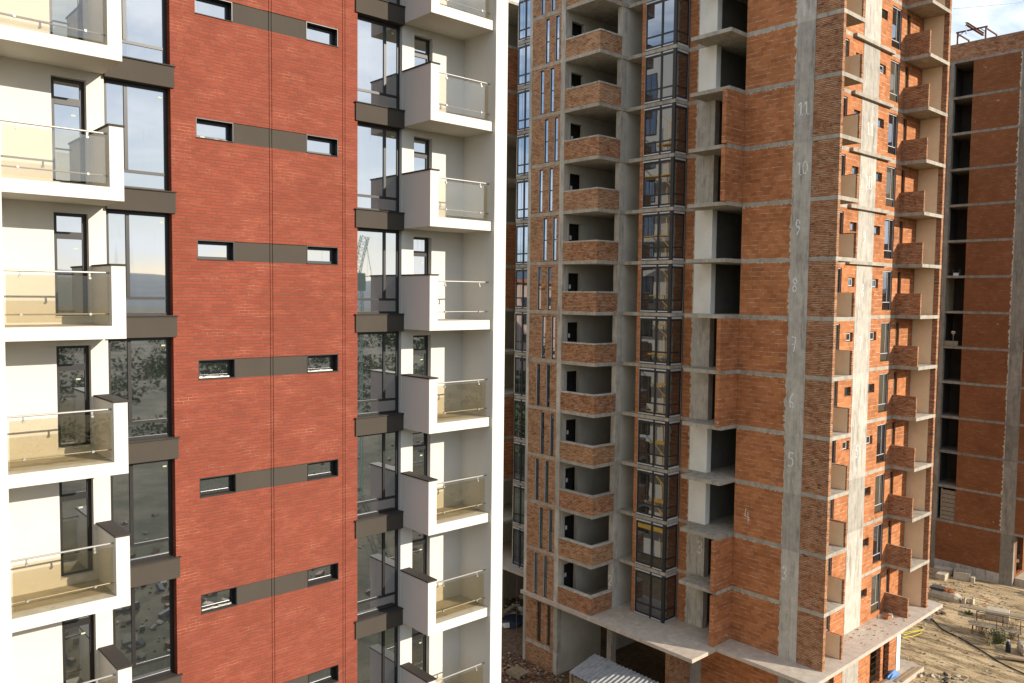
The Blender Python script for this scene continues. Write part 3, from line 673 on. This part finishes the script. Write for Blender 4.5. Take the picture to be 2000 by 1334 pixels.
sx = t.new('ShaderNodeSeparateXYZ'); t.l.new(t.pos, sx.inputs[0])
rut = t.math('SINE', t.math('ADD', t.math('MULTIPLY', sx.outputs[0], 3.1), t.math('MULTIPLY', t.noise(.5, 3), 3.)))
rut = t.math('MULTIPLY', t.ramp(rut, .55, .95), t.math('MULTIPLY', t.ramp(sx.outputs[0], 44, 46), t.ramp(sx.outputs[0], 55, 52)))
col = t.mix(t.math('MULTIPLY', rut, t.ramp(c, .3, .6, .25, .8)), col, (.17, .12, .062))
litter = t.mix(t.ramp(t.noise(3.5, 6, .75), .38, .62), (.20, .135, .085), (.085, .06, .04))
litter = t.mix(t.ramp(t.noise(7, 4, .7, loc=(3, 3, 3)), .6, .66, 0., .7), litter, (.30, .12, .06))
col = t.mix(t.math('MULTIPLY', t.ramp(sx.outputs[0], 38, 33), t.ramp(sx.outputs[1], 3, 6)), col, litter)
far = t.new('ShaderNodeVectorMath', operation='DISTANCE'); t.l.new(t.pos, far.inputs[0]); far.inputs[1].default_value = (52, 0, 0)
grass = t.mix(t.ramp(t.noise(.06, 8, .7), .42, .58), (.040, .042, .021), (.12, .10, .06))
grass = t.mix(t.ramp(t.noise(.35, 7, .75, loc=(8, 2, 0)), .52, .66, 0., .8), grass, (.015, .02, .009))
grass = t.mix(t.ramp(t.noise(.9, 6, .75, loc=(2, 8, 0)), .62, .70, 0., .7), grass, (.24, .21, .16))
sy = t.math('MULTIPLY', sx.outputs[1], -1.)
col = t.mix(t.math('MAXIMUM', t.ramp(far.outputs['Value'], 32, 55), t.ramp(sy, 11, 18)), col, grass)
t.bump(t.math('ADD', c, b), .8, .06)
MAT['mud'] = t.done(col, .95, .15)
def axis(lo, hi, step): 
    out = [-9000, -4000, -1500, -600, -250, -100, -60, -30]; out = [v for v in out if v < lo]
    v = lo
    while v < hi: out.append(v); v += step
    return out+[hi]+[v for v in (60, 90, 150, 300, 700, 1500, 4000, 9000) if v > hi]
xs, ys = axis(20, 72, .45), axis(-14, 30, .45)
m = MB(); n = len(ys)
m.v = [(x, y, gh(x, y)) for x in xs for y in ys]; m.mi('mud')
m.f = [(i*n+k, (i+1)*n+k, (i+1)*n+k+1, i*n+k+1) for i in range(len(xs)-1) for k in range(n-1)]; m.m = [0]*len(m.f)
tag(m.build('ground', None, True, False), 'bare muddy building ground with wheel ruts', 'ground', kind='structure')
# hills all round (seen mirrored in the windows)
t = NT('hill_cover'); MAT['hill'] = t.done(t.mix(t.ramp(t.noise(.01, 6, .65), .35, .65), (.10, .13, .16), (.15, .17, .18)), .95, .1)
m = MB(); N = 96; m.mi('hill'); prof = [(0, 1300), (.55, 1900), (1, 2600), (.7, 3400), (0, 4200)]
for i in range(N):
    th = 2*math.pi*i/N; H = 95+70*math.sin(3*th+.8)+45*math.sin(7*th+2)+25*math.sin(13*th); H = max(H, 25)
    m.v += [(r*math.cos(th), r*math.sin(th), GZ-2+H*f) for f, r in prof]
K = len(prof)
for i in range(N):
    e = (i+1) % N
    for k in range(K-1): m.f.append((i*K+k, i*K+k+1, e*K+k+1, e*K+k)); m.m.append(0)
tag(m.build('hills', None, True), 'distant blue hills mirrored in the windows', 'hills', kind='structure')

# ================================================================== site objects
def gp(x, y, z=-30.6):
    f = (z+7.295)/(-30.8+7.295); return (-7.77+f*(x+7.77), -20.324+f*(y+20.324), z)
def chamfer_block(name, c, sz, rz, k, label, cat, group=None, ch=.06, jig=.03, tilt=0.):
    bm = bmesh.new(); bmesh.ops.create_cube(bm, size=1)
    for v in bm.verts: v.co = Vector((v.co.x*sz[0], v.co.y*sz[1], v.co.z*sz[2]))
    bmesh.ops.bevel(bm, geom=bm.edges[:], offset=ch, segments=1, affect='EDGES')
    bmesh.ops.subdivide_edges(bm, edges=bm.edges[:], cuts=2, use_grid_fill=True)
    for v in bm.verts: v.co += Vector((random.uniform(-1, 1), random.uniform(-1, 1), random.uniform(-1, 1)))*jig
    me = bpy.data.meshes.new(name); bm.to_mesh(me); bm.free(); me.materials.append(MAT[k])
    o = bpy.data.objects.new(name, me); COL.objects.link(o); o.location = (c[0], c[1], c[2]+G+sz[2]/2-.03); o.rotation_euler = (tilt, 0, rz)
    return tag(o, label, cat, group)
CB = 'concrete blocks lying on the mud'
chamfer_block('concrete_block', (65.5, 5.55, -30.6), (.75, 1.45, .6), .1, 'block', 'weathered concrete block in the shade of the far tower wall', 'concrete block', CB, .1, .03)
chamfer_block('concrete_block', gp(64.75, 5.35), (1.15, .75, .5), .05, 'block', 'sunlit clean-edged concrete block beside the far tower', 'concrete block', CB, .04, .012)
chamfer_block('concrete_block', gp(58.6, -.75, -30.62), (1.0, 1.5, .72), .25, 'block', 'big concrete block standing behind the rusty platform frame', 'concrete block', CB, .03, .01)
# trough
tr = thing('concrete_trough', gp(65.9, 4.2), 'open concrete trough leaning beside the far tower wall', 'trough')
cx, cy, cz = gp(65.9, 4.2)
m = MB(); m.box(cx-.5, cx+.5, cy-.6, cy+.6, cz, cz+.12, 'block'); m.box(cx-.5, cx-.38, cy-.6, cy+.6, cz+.12, cz+.62, 'block'); m.box(cx+.38, cx+.5, cy-.6, cy+.6, cz+.12, cz+.75, 'block'); m.box(cx-.38, cx+.38, cy-.6, cy-.48, cz+.12, cz+.4, 'block'); m.box(cx-.38, cx+.38, cy+.48, cy+.6, cz+.12, cz+.7, 'block')
m.build('tub', tr); tr.rotation_euler = (0, .06, .25)
chamfer_block('concrete_block', gp(65.85, 3.35), (.7, .3, .45), .2, 'block', 'small bright block in front of the open trough', 'concrete block', CB, .02, .008)
# long beam with sheets and bricks on it
cx, cy, cz = gp(59.95, 3.35, -30.62)
m = MB(); P8 = [(-.45, .02), (.45, .02), (.45, .34), (.3, .6), (-.3, .6), (-.45, .34)]
def tpr(px, pz, yy): return (cx+px, cy+yy, cz+pz)
for a_, b_ in ((-1.05, -.75), (-.75, .85), (.85, 1.15)):
    sa = .75 if a_ < -1 else 1; sb = .75 if b_ > 1 else 1
    n0 = len(m.v); m.mi('block')
    for yy, sc in ((a_, sa), (b_, sb)): m.v += [tpr(px*sc, pz*sc, yy) for px, pz in P8]
    for q in range(6): e = (q+1) % 6; m.f.append((n0+q, n0+e, n0+6+e, n0+6+q)); m.m.append(0)
    m.f.append(tuple(range(n0, n0+6))); m.m.append(0); m.f.append(tuple(range(n0+6, n0+12))); m.m.append(0)
tag(m.build('concrete_beam'), 'long rounded concrete beam with dark sheets and bricks stacked on it', 'concrete beam')
m = MB()
for q in range(5): m.obox((cx+.02*q, cy+.62+random.uniform(-.03, .03), cz+.62+q*.035), (.7, .95, .03), 'slate', .02*q)
tag(m.build('roofing_sheets'), 'stack of dark sheets on the end of the concrete beam', 'sheets')
m = MB()
for q in range(26): m.obox((cx+random.uniform(-.25, .3), cy-.2+random.uniform(-.4, .25), cz+.63+random.uniform(0, .14)), (.2, .1, .07), 'tile', random.uniform(0, 3), random.uniform(-.4, .4))
tag(m.build('broken_bricks'), 'heap of broken orange bricks on the concrete beam', 'bricks', kind='stuff')
for i, (x, y, lab) in enumerate(((59.95, 2.0, 'pale hollow block touching the end of the concrete beam'), (60.3, 1.55, 'pale hollow block a step away from the concrete beam'))):
    cx, cy, cz = gp(x, y, -30.62); m = MB()
    m.box(cx-.2, cx+.2, cy-.13, cy-.07, cz, cz+.45, 'block'); m.box(cx-.2, cx+.2, cy+.07, cy+.13, cz, cz+.45, 'block'); m.box(cx-.2, cx-.14, cy-.07, cy+.07, cz, cz+.45, 'block'); m.box(cx+.14, cx+.2, cy-.07, cy+.07, cz, cz+.45, 'block')
    tag(m.build('hollow_block'), lab, 'block', 'hollow blocks by the beam')
# rusty platform frame
zp = -30.0
pf = thing('platform', gp(55.5, -1.3), 'plank platform on thin legs inside a rusty steel frame', 'platform')
A = Vector(gp(55.83, .3, zp)); B = Vector(gp(56.69, -2.82, zp)); dv = (B-A).normalized(); nv = Vector((-dv.y, dv.x, 0)); nv = nv if nv.x > 0 else -nv
L_ = (B-A).length; rz = math.atan2(dv.y, dv.x)
m = MB()
for q in range(4): m.obox(A+dv*(L_/2+random.uniform(-.1, .1))+nv*(.12+q*.24), (L_, .22, .04), 'greywood', rz)
m.build('deck', pf)
for q, (a_, b_) in enumerate(((.25, .05), (1.1, .05), (2.2, .05), (3.0, .05), (.25, .9), (3.0, .9))):
    p = A+dv*a_+nv*b_; MB().cyl(p-Vector((0, 0, .62)), p-Vector((0, 0, .02)), .025, 'rust', 6).build('leg', pf)
C0 = A+dv*.45+nv*1.1; D0 = C0+dv*4.6
for p in (C0, C0+dv*1.6, C0+dv*3.2, D0): MB().cyl(Vector((p.x, p.y, -30.65)), Vector((p.x, p.y, -29.3)), .035, 'rust', 6).build('post', pf)
for z in (-29.35, -29.8): MB().cyl(Vector((C0.x, C0.y, z)), Vector((D0.x, D0.y, z)), .03, 'rust', 6).build('rail', pf)
for p in (A+dv*1.7, A+dv*3.1): MB().cyl(Vector((p.x, p.y, -30.0)), Vector((p.x, p.y, -29.1)), .025, 'rust', 6).build('post', pf)
m = MB(); q0 = C0+nv*.4-dv*.9
m.obox(Vector((q0.x, q0.y, -29.28))+dv*2.4, (5.2, .5, .05), 'greywood', rz); m.build('top_board', pf)
for a_, b_, z0, z1, o_ in ((.4, .1, -30.6, -30.0, .8), (1.3, 0, -30.05, -30.6, .7), (2.3, 0, -30.6, -30.0, .6), (1.6, -.3, -30.55, -29.7, 1.5)):
    p = A+dv*a_; q = A+dv*(a_+o_)+nv*b_; MB().cyl(Vector((p.x, p.y, z0)), Vector((q.x, q.y, z1)), .02, 'wood', 5).build('strut', pf)
# hoses
def smooth(pts, n=8):
    out = []
    for i in range(len(pts)-1):
        p0, p1, p2, p3 = pts[max(i-1, 0)], pts[i], pts[i+1], pts[min(i+2, len(pts)-1)]
        for q in range(n):
            t_ = q/n; out.append(tuple(.5*((2*b)+(-a_+c_)*t_+(2*a_-5*b+4*c_-d_)*t_**2+(-a_+3*b-3*c_+d_)*t_**3) for a_, b, c_, d_ in zip(p0, p1, p2, p3)))
    return out+[pts[-1]]
hp = [gp(x, y, -30.67) for x, y in ((55.14, 2.75), (54.36, 2.01), (53.38, 1.1), (52.73, -.27), (51.88, -1.79), (50.96, -3.13), (50.14, -4.89), (49.4, -7.5), (50, -11))]
hp = [(x, y, gh(x, y)+.045) for x, y, z in smooth(hp)]
tag(MB().path(hp, .04, 'black', 7).build('hose', None, True), 'long black hose snaking over the tyre tracks', 'hose')
for i, (pts, lab) in enumerate(((((51.2, 3.2), (52.4, 2.9), (52.75, 2.35), (52.3, 2.1), (51.2, 2.6), (50.4, 3.0)), 'loop of yellow hose farther from the terrace edge'), (((50.4, 2.7), (51.4, 2.35), (51.75, 2.1), (51.5, 1.95), (50.6, 2.2), (49.8, 2.5)), 'loop of yellow hose nearer the terrace edge'))):
    hp = [(x, y, gh(x, y)+.03) for x, y, z in smooth([gp(x, y, -30.7) for x, y in pts])]
    tag(MB().path(hp, .028, 'hoseyellow', 6).build('hose', None, True), lab, 'hose', 'yellow hose loops')
# boards, planks, drum, debris
def planks(name, c, n, ln, wd, rz, k, label, cat, jit=.12, th=.035):
    m = MB()
    for q in range(n): m.obox((c[0]+random.uniform(-jit, jit), c[1]+random.uniform(-jit, jit), c[2]+th/2+th*(q//3)*1.02+.001*q), (ln*random.uniform(.7, 1.05), wd, th), k, rz+random.uniform(-jit, jit)*2)
    return tag(m.build(name), label, cat)
planks('board_pile', gp(56.75, 2.7, -30.62), 14, 1.5, .14, 1.2, 'wood', 'untidy pile of pale boards beyond the terrace corner', 'boards', .25)
planks('board_pile', gp(52.2, -4.6, -30.66), 9, 3.4, .2, 1.9, 'wood', 'stack of long planks at the lower right edge', 'boards', .1, .05)
tag(MB().obox(gp(55.3, 3.0, -30.4), (.5, .5, .45), 'paper', .4).obox(gp(55.1, 2.8, -30.55), (.9, .12, .08), 'wood', 1.1).obox(gp(55.5, 3.1, -30.5), (.08, .9, .08), 'wood', .6).build('crate'), 'broken pale crate under the terrace corner', 'crate')
cx, cy, cz = gp(52.87, -3.16, -30.68)
tag(MB().cyl((cx, cy, cz), (cx, cy, cz+.55), .15, 'teal', 16).cyl((cx, cy, cz+.55), (cx, cy, cz+.72), .15, 'teal', 16, .07).cyl((cx, cy, cz+.72), (cx, cy, cz+.8), .07, 'trim', 10).build('jug'), 'dark blue plastic jug beside the earth bank', 'jug')
chamfer_block('concrete_block', gp(53.7, -4.4, -30.7), (1.3, 1.6, .6), .5, 'block', 'rough concrete lump at the right edge beside the dark blue jug', 'concrete block', CB, .12, .05)
def rubble(name, pts, n, smin, smax, mats, label, flat=.5):
    m = MB()
    for q in range(n):
        cx, cy, rx_, ry_ = random.choice(pts); a_ = random.random()*6.28; r_ = math.sqrt(random.random()); x, y = cx+rx_*r_*math.cos(a_), cy+ry_*r_*math.sin(a_)
        s_ = smin+(smax-smin)*random.random()**2.5
        m.obox((x, y, gh(x, y)+s_*.2), (s_, s_*random.uniform(.4, .9), s_*random.uniform(.25, .6)), random.choice(mats), random.random()*3, random.uniform(-.5, .5), random.uniform(-.5, .5))
    return tag(m.build(name), label, 'rubble', kind='stuff')
rubble('rubble', [(54, 1, 8, 6), (60, 1.5, 4, 4), (62, 2.5, 3, 3), (48, 0, 5, 5)], 800, .03, .17, ['block', 'greywood', 'wood', 'block', 'greywood', 'clod', 'clod', 'tile'], 'scattered stones and scraps on the sunlit mud')
rubble('rubble', [(44.2, -1.6, 1.4, 1.0), (45.6, -2.4, 1.2, .7)], 70, .06, .32, ['block', 'block', 'block', 'wood', 'greywood', 'rebar'], 'rocks and scraps beside the entrance slab')
rubble('rubble', [(25.5, 14, 2.2, 5), (26, 17, 1.5, 3), (24.5, 12, 2, 2)], 2600, .04, .22, ['tile', 'rust', 'rust', 'rust', 'wood', 'greywood', 'rebar', 'rust'], 'reddish brick rubble along the foot of the slit window wall')
rubble('rubble', [(34, 26, 4, 4), (31.5, 23, 2, 2)], 200, .08, .7, ['block', 'block', 'paper', 'wood'], 'grey builders waste heaped under the far recess')
rubble('builders_waste', [(30, -48, 30, 22), (60, -60, 30, 25), (15, -40, 12, 10)], 900, .12, .9, ['block', 'greywood', 'slate', 'rust', 'rust', 'slate'], 'timber and rubble field mirrored in the lower windows of the white tower')
m = MB()
for q in range(240):
    x = 35.5+random.random()*7; y = -1.35+random.random()*1.6; s_ = .015+.09*random.random()**4; m.obox((x, y, -26.2+s_*.3), (s_, s_*.6, s_*.5), random.choice(['tile', 'tile', 'block']), random.random()*3)
for x, y in ((40.4, -.25), (40.62, -.32), (40.9, -.3), (41.1, -.2), (40.75, -.12)): m.obox((x, y, -26.1), (.25, .12, .14), random.choice(['tile', 'block']), random.random()*3, .2)
tag(m.build('brick_crumbs'), 'brick crumbs strewn over the sunlit terrace slab', 'rubble', kind='stuff')
# entrance slab with loose planks and blue sheet
pad = tag(MB().box(40.3, 45.5, -.6, .33, GZ, -30.5, 'terrace').box(44.02, 45.5, .34, 1.1, GZ, -30.5, 'terrace').build('entrance_slab'), 'pale concrete entrance slab in front of the barred doorways', 'slab')
for i, (x0, y0, x1, y1, lab) in enumerate(((42.3, -.52, 45.3, -.52, 'plank along the outer edge of the entrance slab'), (42.0, -.30, 45.0, -.30, 'plank beside the outermost plank of the entrance slab'), (40.5, .12, 42.4, .18, 'short plank against the barred doorway'))):
    tag(MB().obox(((x0+x1)/2, (y0+y1)/2, -30.478), (x1-x0, .18, .04), 'wood', math.atan2(y1-y0, x1-x0)).obox(((x0+x1)/2, (y0+y1)/2, -30.456), (x1-x0-.06, .14, .004), 'wood', math.atan2(y1-y0, x1-x0)).build('plank'), lab, 'plank', 'planks on the entrance slab')
def cloth(name, c, sz, k, label, cat, amp=.5, seed=1):
    rnd = random.Random(seed); bm = bmesh.new(); bmesh.ops.create_icosphere(bm, subdivisions=4, radius=1)
    w = [(Vector((rnd.uniform(-1, 1), rnd.uniform(-1, 1), rnd.uniform(-1, 1)))*5, rnd.uniform(0, 6)) for _ in range(10)]
    for v in bm.verts:
        p = v.co.copy(); d = sum(math.sin(a_.dot(p)+b_) for a_, b_ in w)/10; v.co = p*(1+amp*d); v.co.z = max(v.co.z, -.3)
        v.co = Vector((v.co.x*sz[0], v.co.y*sz[1], v.co.z*sz[2]))
    me = bpy.data.meshes.new(name); bm.to_mesh(me); bm.free(); me.materials.append(MAT[k])
    o = bpy.data.objects.new(name, me); COL.objects.link(o); o.location = (c[0], c[1], c[2]+G+.3*sz[2]); return tag(o, label, cat)
cloth('blue_sheet', (42.5, .12, -30.5), (.75, .16, .28), 'blue', 'crumpled light blue plastic sheet against the brick doorway post', 'plastic sheet', .9, 3)
cloth('tarpaulin', (30.8, 22.0, -30.8), (1.1, .9, .35), 'navy', 'dark navy tarpaulin spread under the far recess', 'tarpaulin', .4, 5)
# shed with corrugated roof
sh = thing('shed', (26.3, 8.5, GZ), 'small site shed with a grey corrugated metal roof', 'shed')
m = MB(); x0, x1, z0, z1 = 25.1, 27.3, -28.75, -28.3; y = 11.0; N = 132; m.mi('tin')
n0 = len(m.v)
for i in range(N+1):
    yy = 11.0-i*.045; ph = i % 6; dz = (.0, .045, .045, .0, 0, 0)[ph]
    e = .04*math.sin(i//18*2.3)
    m.v += [(x0-e, yy, z0+dz), (x1+e*.5, yy, z1+dz), (x0-e, yy, z0+dz-.012), (x1+e*.5, yy, z1+dz-.012)]
for i in range(N):
    a_ = n0+i*4; b_ = a_+4
    for f_ in ((a_, a_+1, b_+1, b_), (a_+2, b_+2, b_+3, a_+3), (a_, b_, b_+2, a_+2), (a_+1, a_+3, b_+3, b_+1)): m.f.append(f_); m.m.append(0)
for q in (0, N): a_ = n0+q*4; m.f.append((a_, a_+1, a_+3, a_+2)); m.m.append(0)
m.build('corrugated_roof', sh)
for x, z in ((25.2, -28.76), (27.2, -28.36)):
    for yy in (10.9, 8.0, 5.3): MB().box(x-.05, x+.05, yy-.05, yy+.05, GZ, z, 'wood').build('post', sh)
MB().box(25.3, 25.34, 5.3, 10.8, GZ, -28.95, 'greywood').box(25.34, 27.1, 10.76, 10.8, GZ, -28.95, 'greywood').build('board_wall', sh)
# pallet
pa = thing('pallet', (25.5, 15.65, -30.65), 'weathered wooden pallet on the rubble beside the white wing wall', 'pallet')
m = MB()
for q in range(8): m.box(25.05, 25.95, 15.08+q*.15, 15.16+q*.15, -30.45, -30.42, 'wood')
m.build('deck', pa)
for x in (25.08, 25.47, 25.86): MB().box(x-.04, x+.08, 15.08, 16.24, -30.68, -30.452, 'greywood').build('bearer', pa)
# hoist rope and sky wire
tag(MB().cyl((29.62, 20.35, GZ), (29.62, 20.35, 12.6), .012, 'steel', 6).build('hoist_rope'), 'thin vertical hoist rope in front of the far bay windows', 'rope')
wp = [(44.3+q*2.2, -1.15-q*.05, 9.9+q*.62-.9*(q/30)*(1-q/30)) for q in range(31)]
tag(MB().path(wp, .014, 'steel', 5).build('wire', None, True), 'thin overhead wire crossing the patch of sky', 'wire')
# weeds and dry twigs
def weed(name, c, n, h, r, green, label, cat, seed):
    rnd = random.Random(seed); root = thing(name, c, label, cat)
    st = MB(); lf = MB()
    for q in range(n):
        a_ = rnd.random()*6.28; l_ = h*rnd.uniform(.5, 1); tip = Vector((c[0]+math.cos(a_)*r*rnd.random(), c[1]+math.sin(a_)*r*rnd.random(), c[2]+l_)); b0 = Vector((c[0]+math.cos(a_)*.12*r, c[1]+math.sin(a_)*.12*r, c[2]-.05))
        st.path([b0, (b0*2+tip)/3+Vector((0, 0, l_*.12)), tip], .012, 'wood', 4)
        for w_ in range(3):
            p = b0.lerp(tip, rnd.uniform(.4, .95)); q_ = p+Vector((rnd.uniform(-.3, .3), rnd.uniform(-.3, .3), rnd.uniform(.05, .35)))*h*.6; st.cyl(p, q_, .008, 'wood', 4)
        for w_ in range(green):
            p = b0.lerp(tip, rnd.uniform(.15, 1))+Vector((rnd.uniform(-.2, .2), rnd.uniform(-.2, .2), rnd.uniform(-.1, .1)))*h; s_ = .05+.05*rnd.random()
            u_ = Vector((rnd.uniform(-1, 1), rnd.uniform(-1, 1), rnd.uniform(-.6, 1))).normalized()*s_; v_ = u_.orthogonal().normalized()*s_*.5
            lf.face([p-u_, p+v_, p+u_, p-v_], 'leaf')
    st.build('stem', root)
    if green: lf.build('foliage', root, False, False)
t = NT('leaf'); MAT['leaf'] = t.done(t.mix(t.ramp(t.noise(3, 3), .35, .65), (.05, .085, .02), (.10, .13, .035)), .7, .3)
t = NT('dark_leaf'); MAT['dleaf'] = t.done(t.mix(t.ramp(t.noise(.6, 4), .35, .65), (.045, .065, .022), (.085, .10, .038)), .8, .2)
weed('shrub', gp(53.85, -2.3, -30.68), 46, 1.0, .75, 13, 'green leafy shrub under the plank platform', 'shrub', 4)
weed('dry_weed', gp(54.7, -.9, -30.68), 26, 1.1, .6, 0, 'tangle of dry twigs in front of the plank platform', 'dry weed', 5)
weed('dry_weed', gp(53.0, -2.0, -30.7), 16, .8, .5, 2, 'low dry weed at the edge of the tyre tracks', 'dry weed', 6)
weed('dry_weed', gp(55.6, -2.6, -30.66), 30, 1.3, .8, 1, 'tall dry stalks beside the far end of the plank platform', 'dry weed', 11)
weed('weed', gp(57.9, 1.0, -30.65), 22, .22, .35, 10, 'small green weed patch near the concrete beam', 'weed', 7)
weed('shrub', gp(66.5, -1.6, -30.6), 50, .7, .8, 20, 'dark green shrub at the foot of the far tower corner', 'shrub', 8)
# yellow scaffold beside the finished tower (mirrored in the bay windows)
sc = thing('scaffold', (9.9, 24, GZ), 'yellow plank scaffold on the hidden side of the white tower', 'scaffold')
for y in (21, 24, 27):
    for x in (9.4, 10.4): MB().cyl((x, y, GZ), (x, y, 8), .035, 'yellow', 6).build('pole', sc)
for q in range(14):
    z = -28+q*2.6
    MB().box(9.4, 10.4, 20.9, 24.5 if q % 2 else 27.1, z, z+.08, 'yellow').build('walkway', sc)
    MB().cyl((10.4, 21, z), (10.4, 24, z+2.6), .03, 'yellow', 6).build('brace', sc)
# mirrored backdrop beyond the site: trees and a pinkish block
def tree_mesh(seed, H, R):
    rnd = random.Random(seed); tr_ = MB(); cr_ = MB()
    tr_.cyl((0, 0, GZ), (0, 0, GZ+H*.55), H*.03, 'rust', 8, H*.012)
    blobs = []
    for q in range(16):
        a_ = rnd.random()*6.28; rr = R*math.sqrt(rnd.random())*.8; z = H*(.35+.6*rnd.random()); rr *= 1.1-abs(z/H-.55); p = Vector((rr*math.cos(a_), rr*math.sin(a_), GZ+z)); blobs.append((p, R*rnd.uniform(.25, .45)))
        tr_.cyl((0, 0, GZ+H*rnd.uniform(.25, .5)), p, H*.008, 'rust', 5, H*.003)
    for p, b in blobs:
        for q in range(170):
            d = Vector((rnd.gauss(0, 1), rnd.gauss(0, 1), rnd.gauss(0, .8))).normalized()*b*rnd.uniform(.5, 1.05); c = p+d; s_ = H*.022*rnd.uniform(.6, 1.3)
            u_ = Vector((rnd.uniform(-1, 1), rnd.uniform(-1, 1), rnd.uniform(-1, 1))).normalized()*s_; v_ = u_.orthogonal().normalized()*s_*.7; cr_.face([c-u_, c+v_, c+u_, c-v_], 'dleaf')
    return tr_, cr_
#MARK3
for i, (x, y, H, R, lab) in enumerate(((-12, 62, 13, 5, 'broad green tree mirrored low in the slit windows'), (-24, 70, 15, 6, 'tallest green tree mirrored in the slit windows'), (-3, 58, 11, 4.5, 'small round tree mirrored beside the slit panel'), (-36, 74, 12, 5, 'green tree mirrored at the left of the pinkish block'))):
    root = thing('tree', (x, y, GZ), lab, 'tree', 'trees mirrored in the slit windows')
    a, b = tree_mesh(20+i, H, R)
    for mb, nm in ((a, 'trunk'), (b, 'crown')):
        mb.v = [(p[0]+x, p[1]+y, p[2]) for p in mb.v]; mb.build(nm, root, False, False)
MAT['pink'] = plaster('pinkish_render', (.55, .36, .27), .1)
pb = thing('apartment_building', (-30, 96, GZ), 'pinkish apartment block mirrored in the slit windows of the unfinished tower', 'building')
MB().box(-62, 4, 90, 104, GZ, -5.0, 'pink').build('wall', pb)
MB().prism([(-63, 89), (5, 89), (5, 105), (-63, 105)], -5.0, -4.4, 'tile').build('roof', pb)
for fl in range(7):
    for q in range(11):
        x = -58+q*5.6; z = GZ+1.2+fl*3.4
        if z+1.7 < -6: MB().box(x, x+1.6, 89.9, 89.99, z, z+1.6, 'glass2').build('window', pb)
# scrubland behind the camera
rnd = random.Random(9); m = MB()
for q in range(420):
    r_ = 85+260*rnd.random()**1.3; x = rnd.uniform(-10, 60)+rnd.uniform(-.2, 1.3)*r_; y = -22-r_; H = rnd.uniform(1.0, 3.2)*(1+r_/160); R = H*rnd.uniform(.6, 1.3)
    for e in range(110):
        d = Vector((rnd.gauss(0, 1), rnd.gauss(0, 1), abs(rnd.gauss(0, .8)))).normalized()*rnd.uniform(.4, 1.05); c = Vector((x+d.x*R, y+d.y*R, GZ+d.z*H)); s_ = H*.085*rnd.uniform(.6, 1.4)
        u_ = Vector((rnd.uniform(-1, 1), rnd.uniform(-1, 1), rnd.uniform(-1, 1))).normalized()*s_; v_ = u_.orthogonal().normalized()*s_*.7; m.face([c-u_, c+v_, c+u_, c-v_], 'dleaf')
tag(m.build('scrub', None, False, False), 'dark green scrubland mirrored in the lower windows', 'scrub', kind='stuff')
# tower crane behind the camera, mirrored in the finished tower's windows
cr_ = thing('tower_crane', (41.5, -60, GZ), 'pale green lattice tower crane mirrored in the windows of the white tower', 'crane')
MAT['crane'] = plain('pale_green_paint', (.30, .42, .33), .6)
def lattice(p, q, w, n, r=.06):
    m = MB(); p, q = Vector(p), Vector(q); d = (q-p)/n; u = d.normalized().orthogonal().normalized()*w/2; v = d.normalized().cross(u)
    cs = [u+v, u-v, -u-v, -u+v]
    for c in cs: m.cyl(p+c, q+c, r, 'crane', 5)
    for i in range(n):
        for k in range(4): m.cyl(p+d*i+cs[k], p+d*(i+1)+cs[(k+1) % 4], r*.55, 'crane', 4); m.cyl(p+d*i+cs[k], p+d*i+cs[(k+1) % 4], r*.5, 'crane', 4)
    return m
lattice((41.2, -60, GZ), (41.2, -60, -7), 1.1, 18, .05).build('mast', cr_)
lattice((41.2, -60, -4.8), (41.7, -59, -.8), .8, 6, .04).build('jib', cr_)
MB().box(40.5, 41.9, -60.7, -59.3, -6.99, -4.9, 'crane').build('cab', cr_)
lattice((41.0, -60.8, -5.4), (40.2, -64, -4.6), .8, 4, .04).build('counter_jib', cr_)
MB().box(39.6, 40.8, -65.2, -64.1, -6.2, -4.4, 'block').build('counterweight', cr_)
MB().cyl((41.7, -59, -.8), (42.9, -59.5, -5.2), .025, 'rebar', 4).build('stay', cr_)
MB().cyl((42.9, -59.5, -5.2), (42.9, -59.5, -12), .025, 'rebar', 4).build('hoist_line', cr_)
MB().cyl((41.2, -60, -5.2), (42.9, -59.5, -5.2), .05, 'crane', 5).build('spreader', cr_)
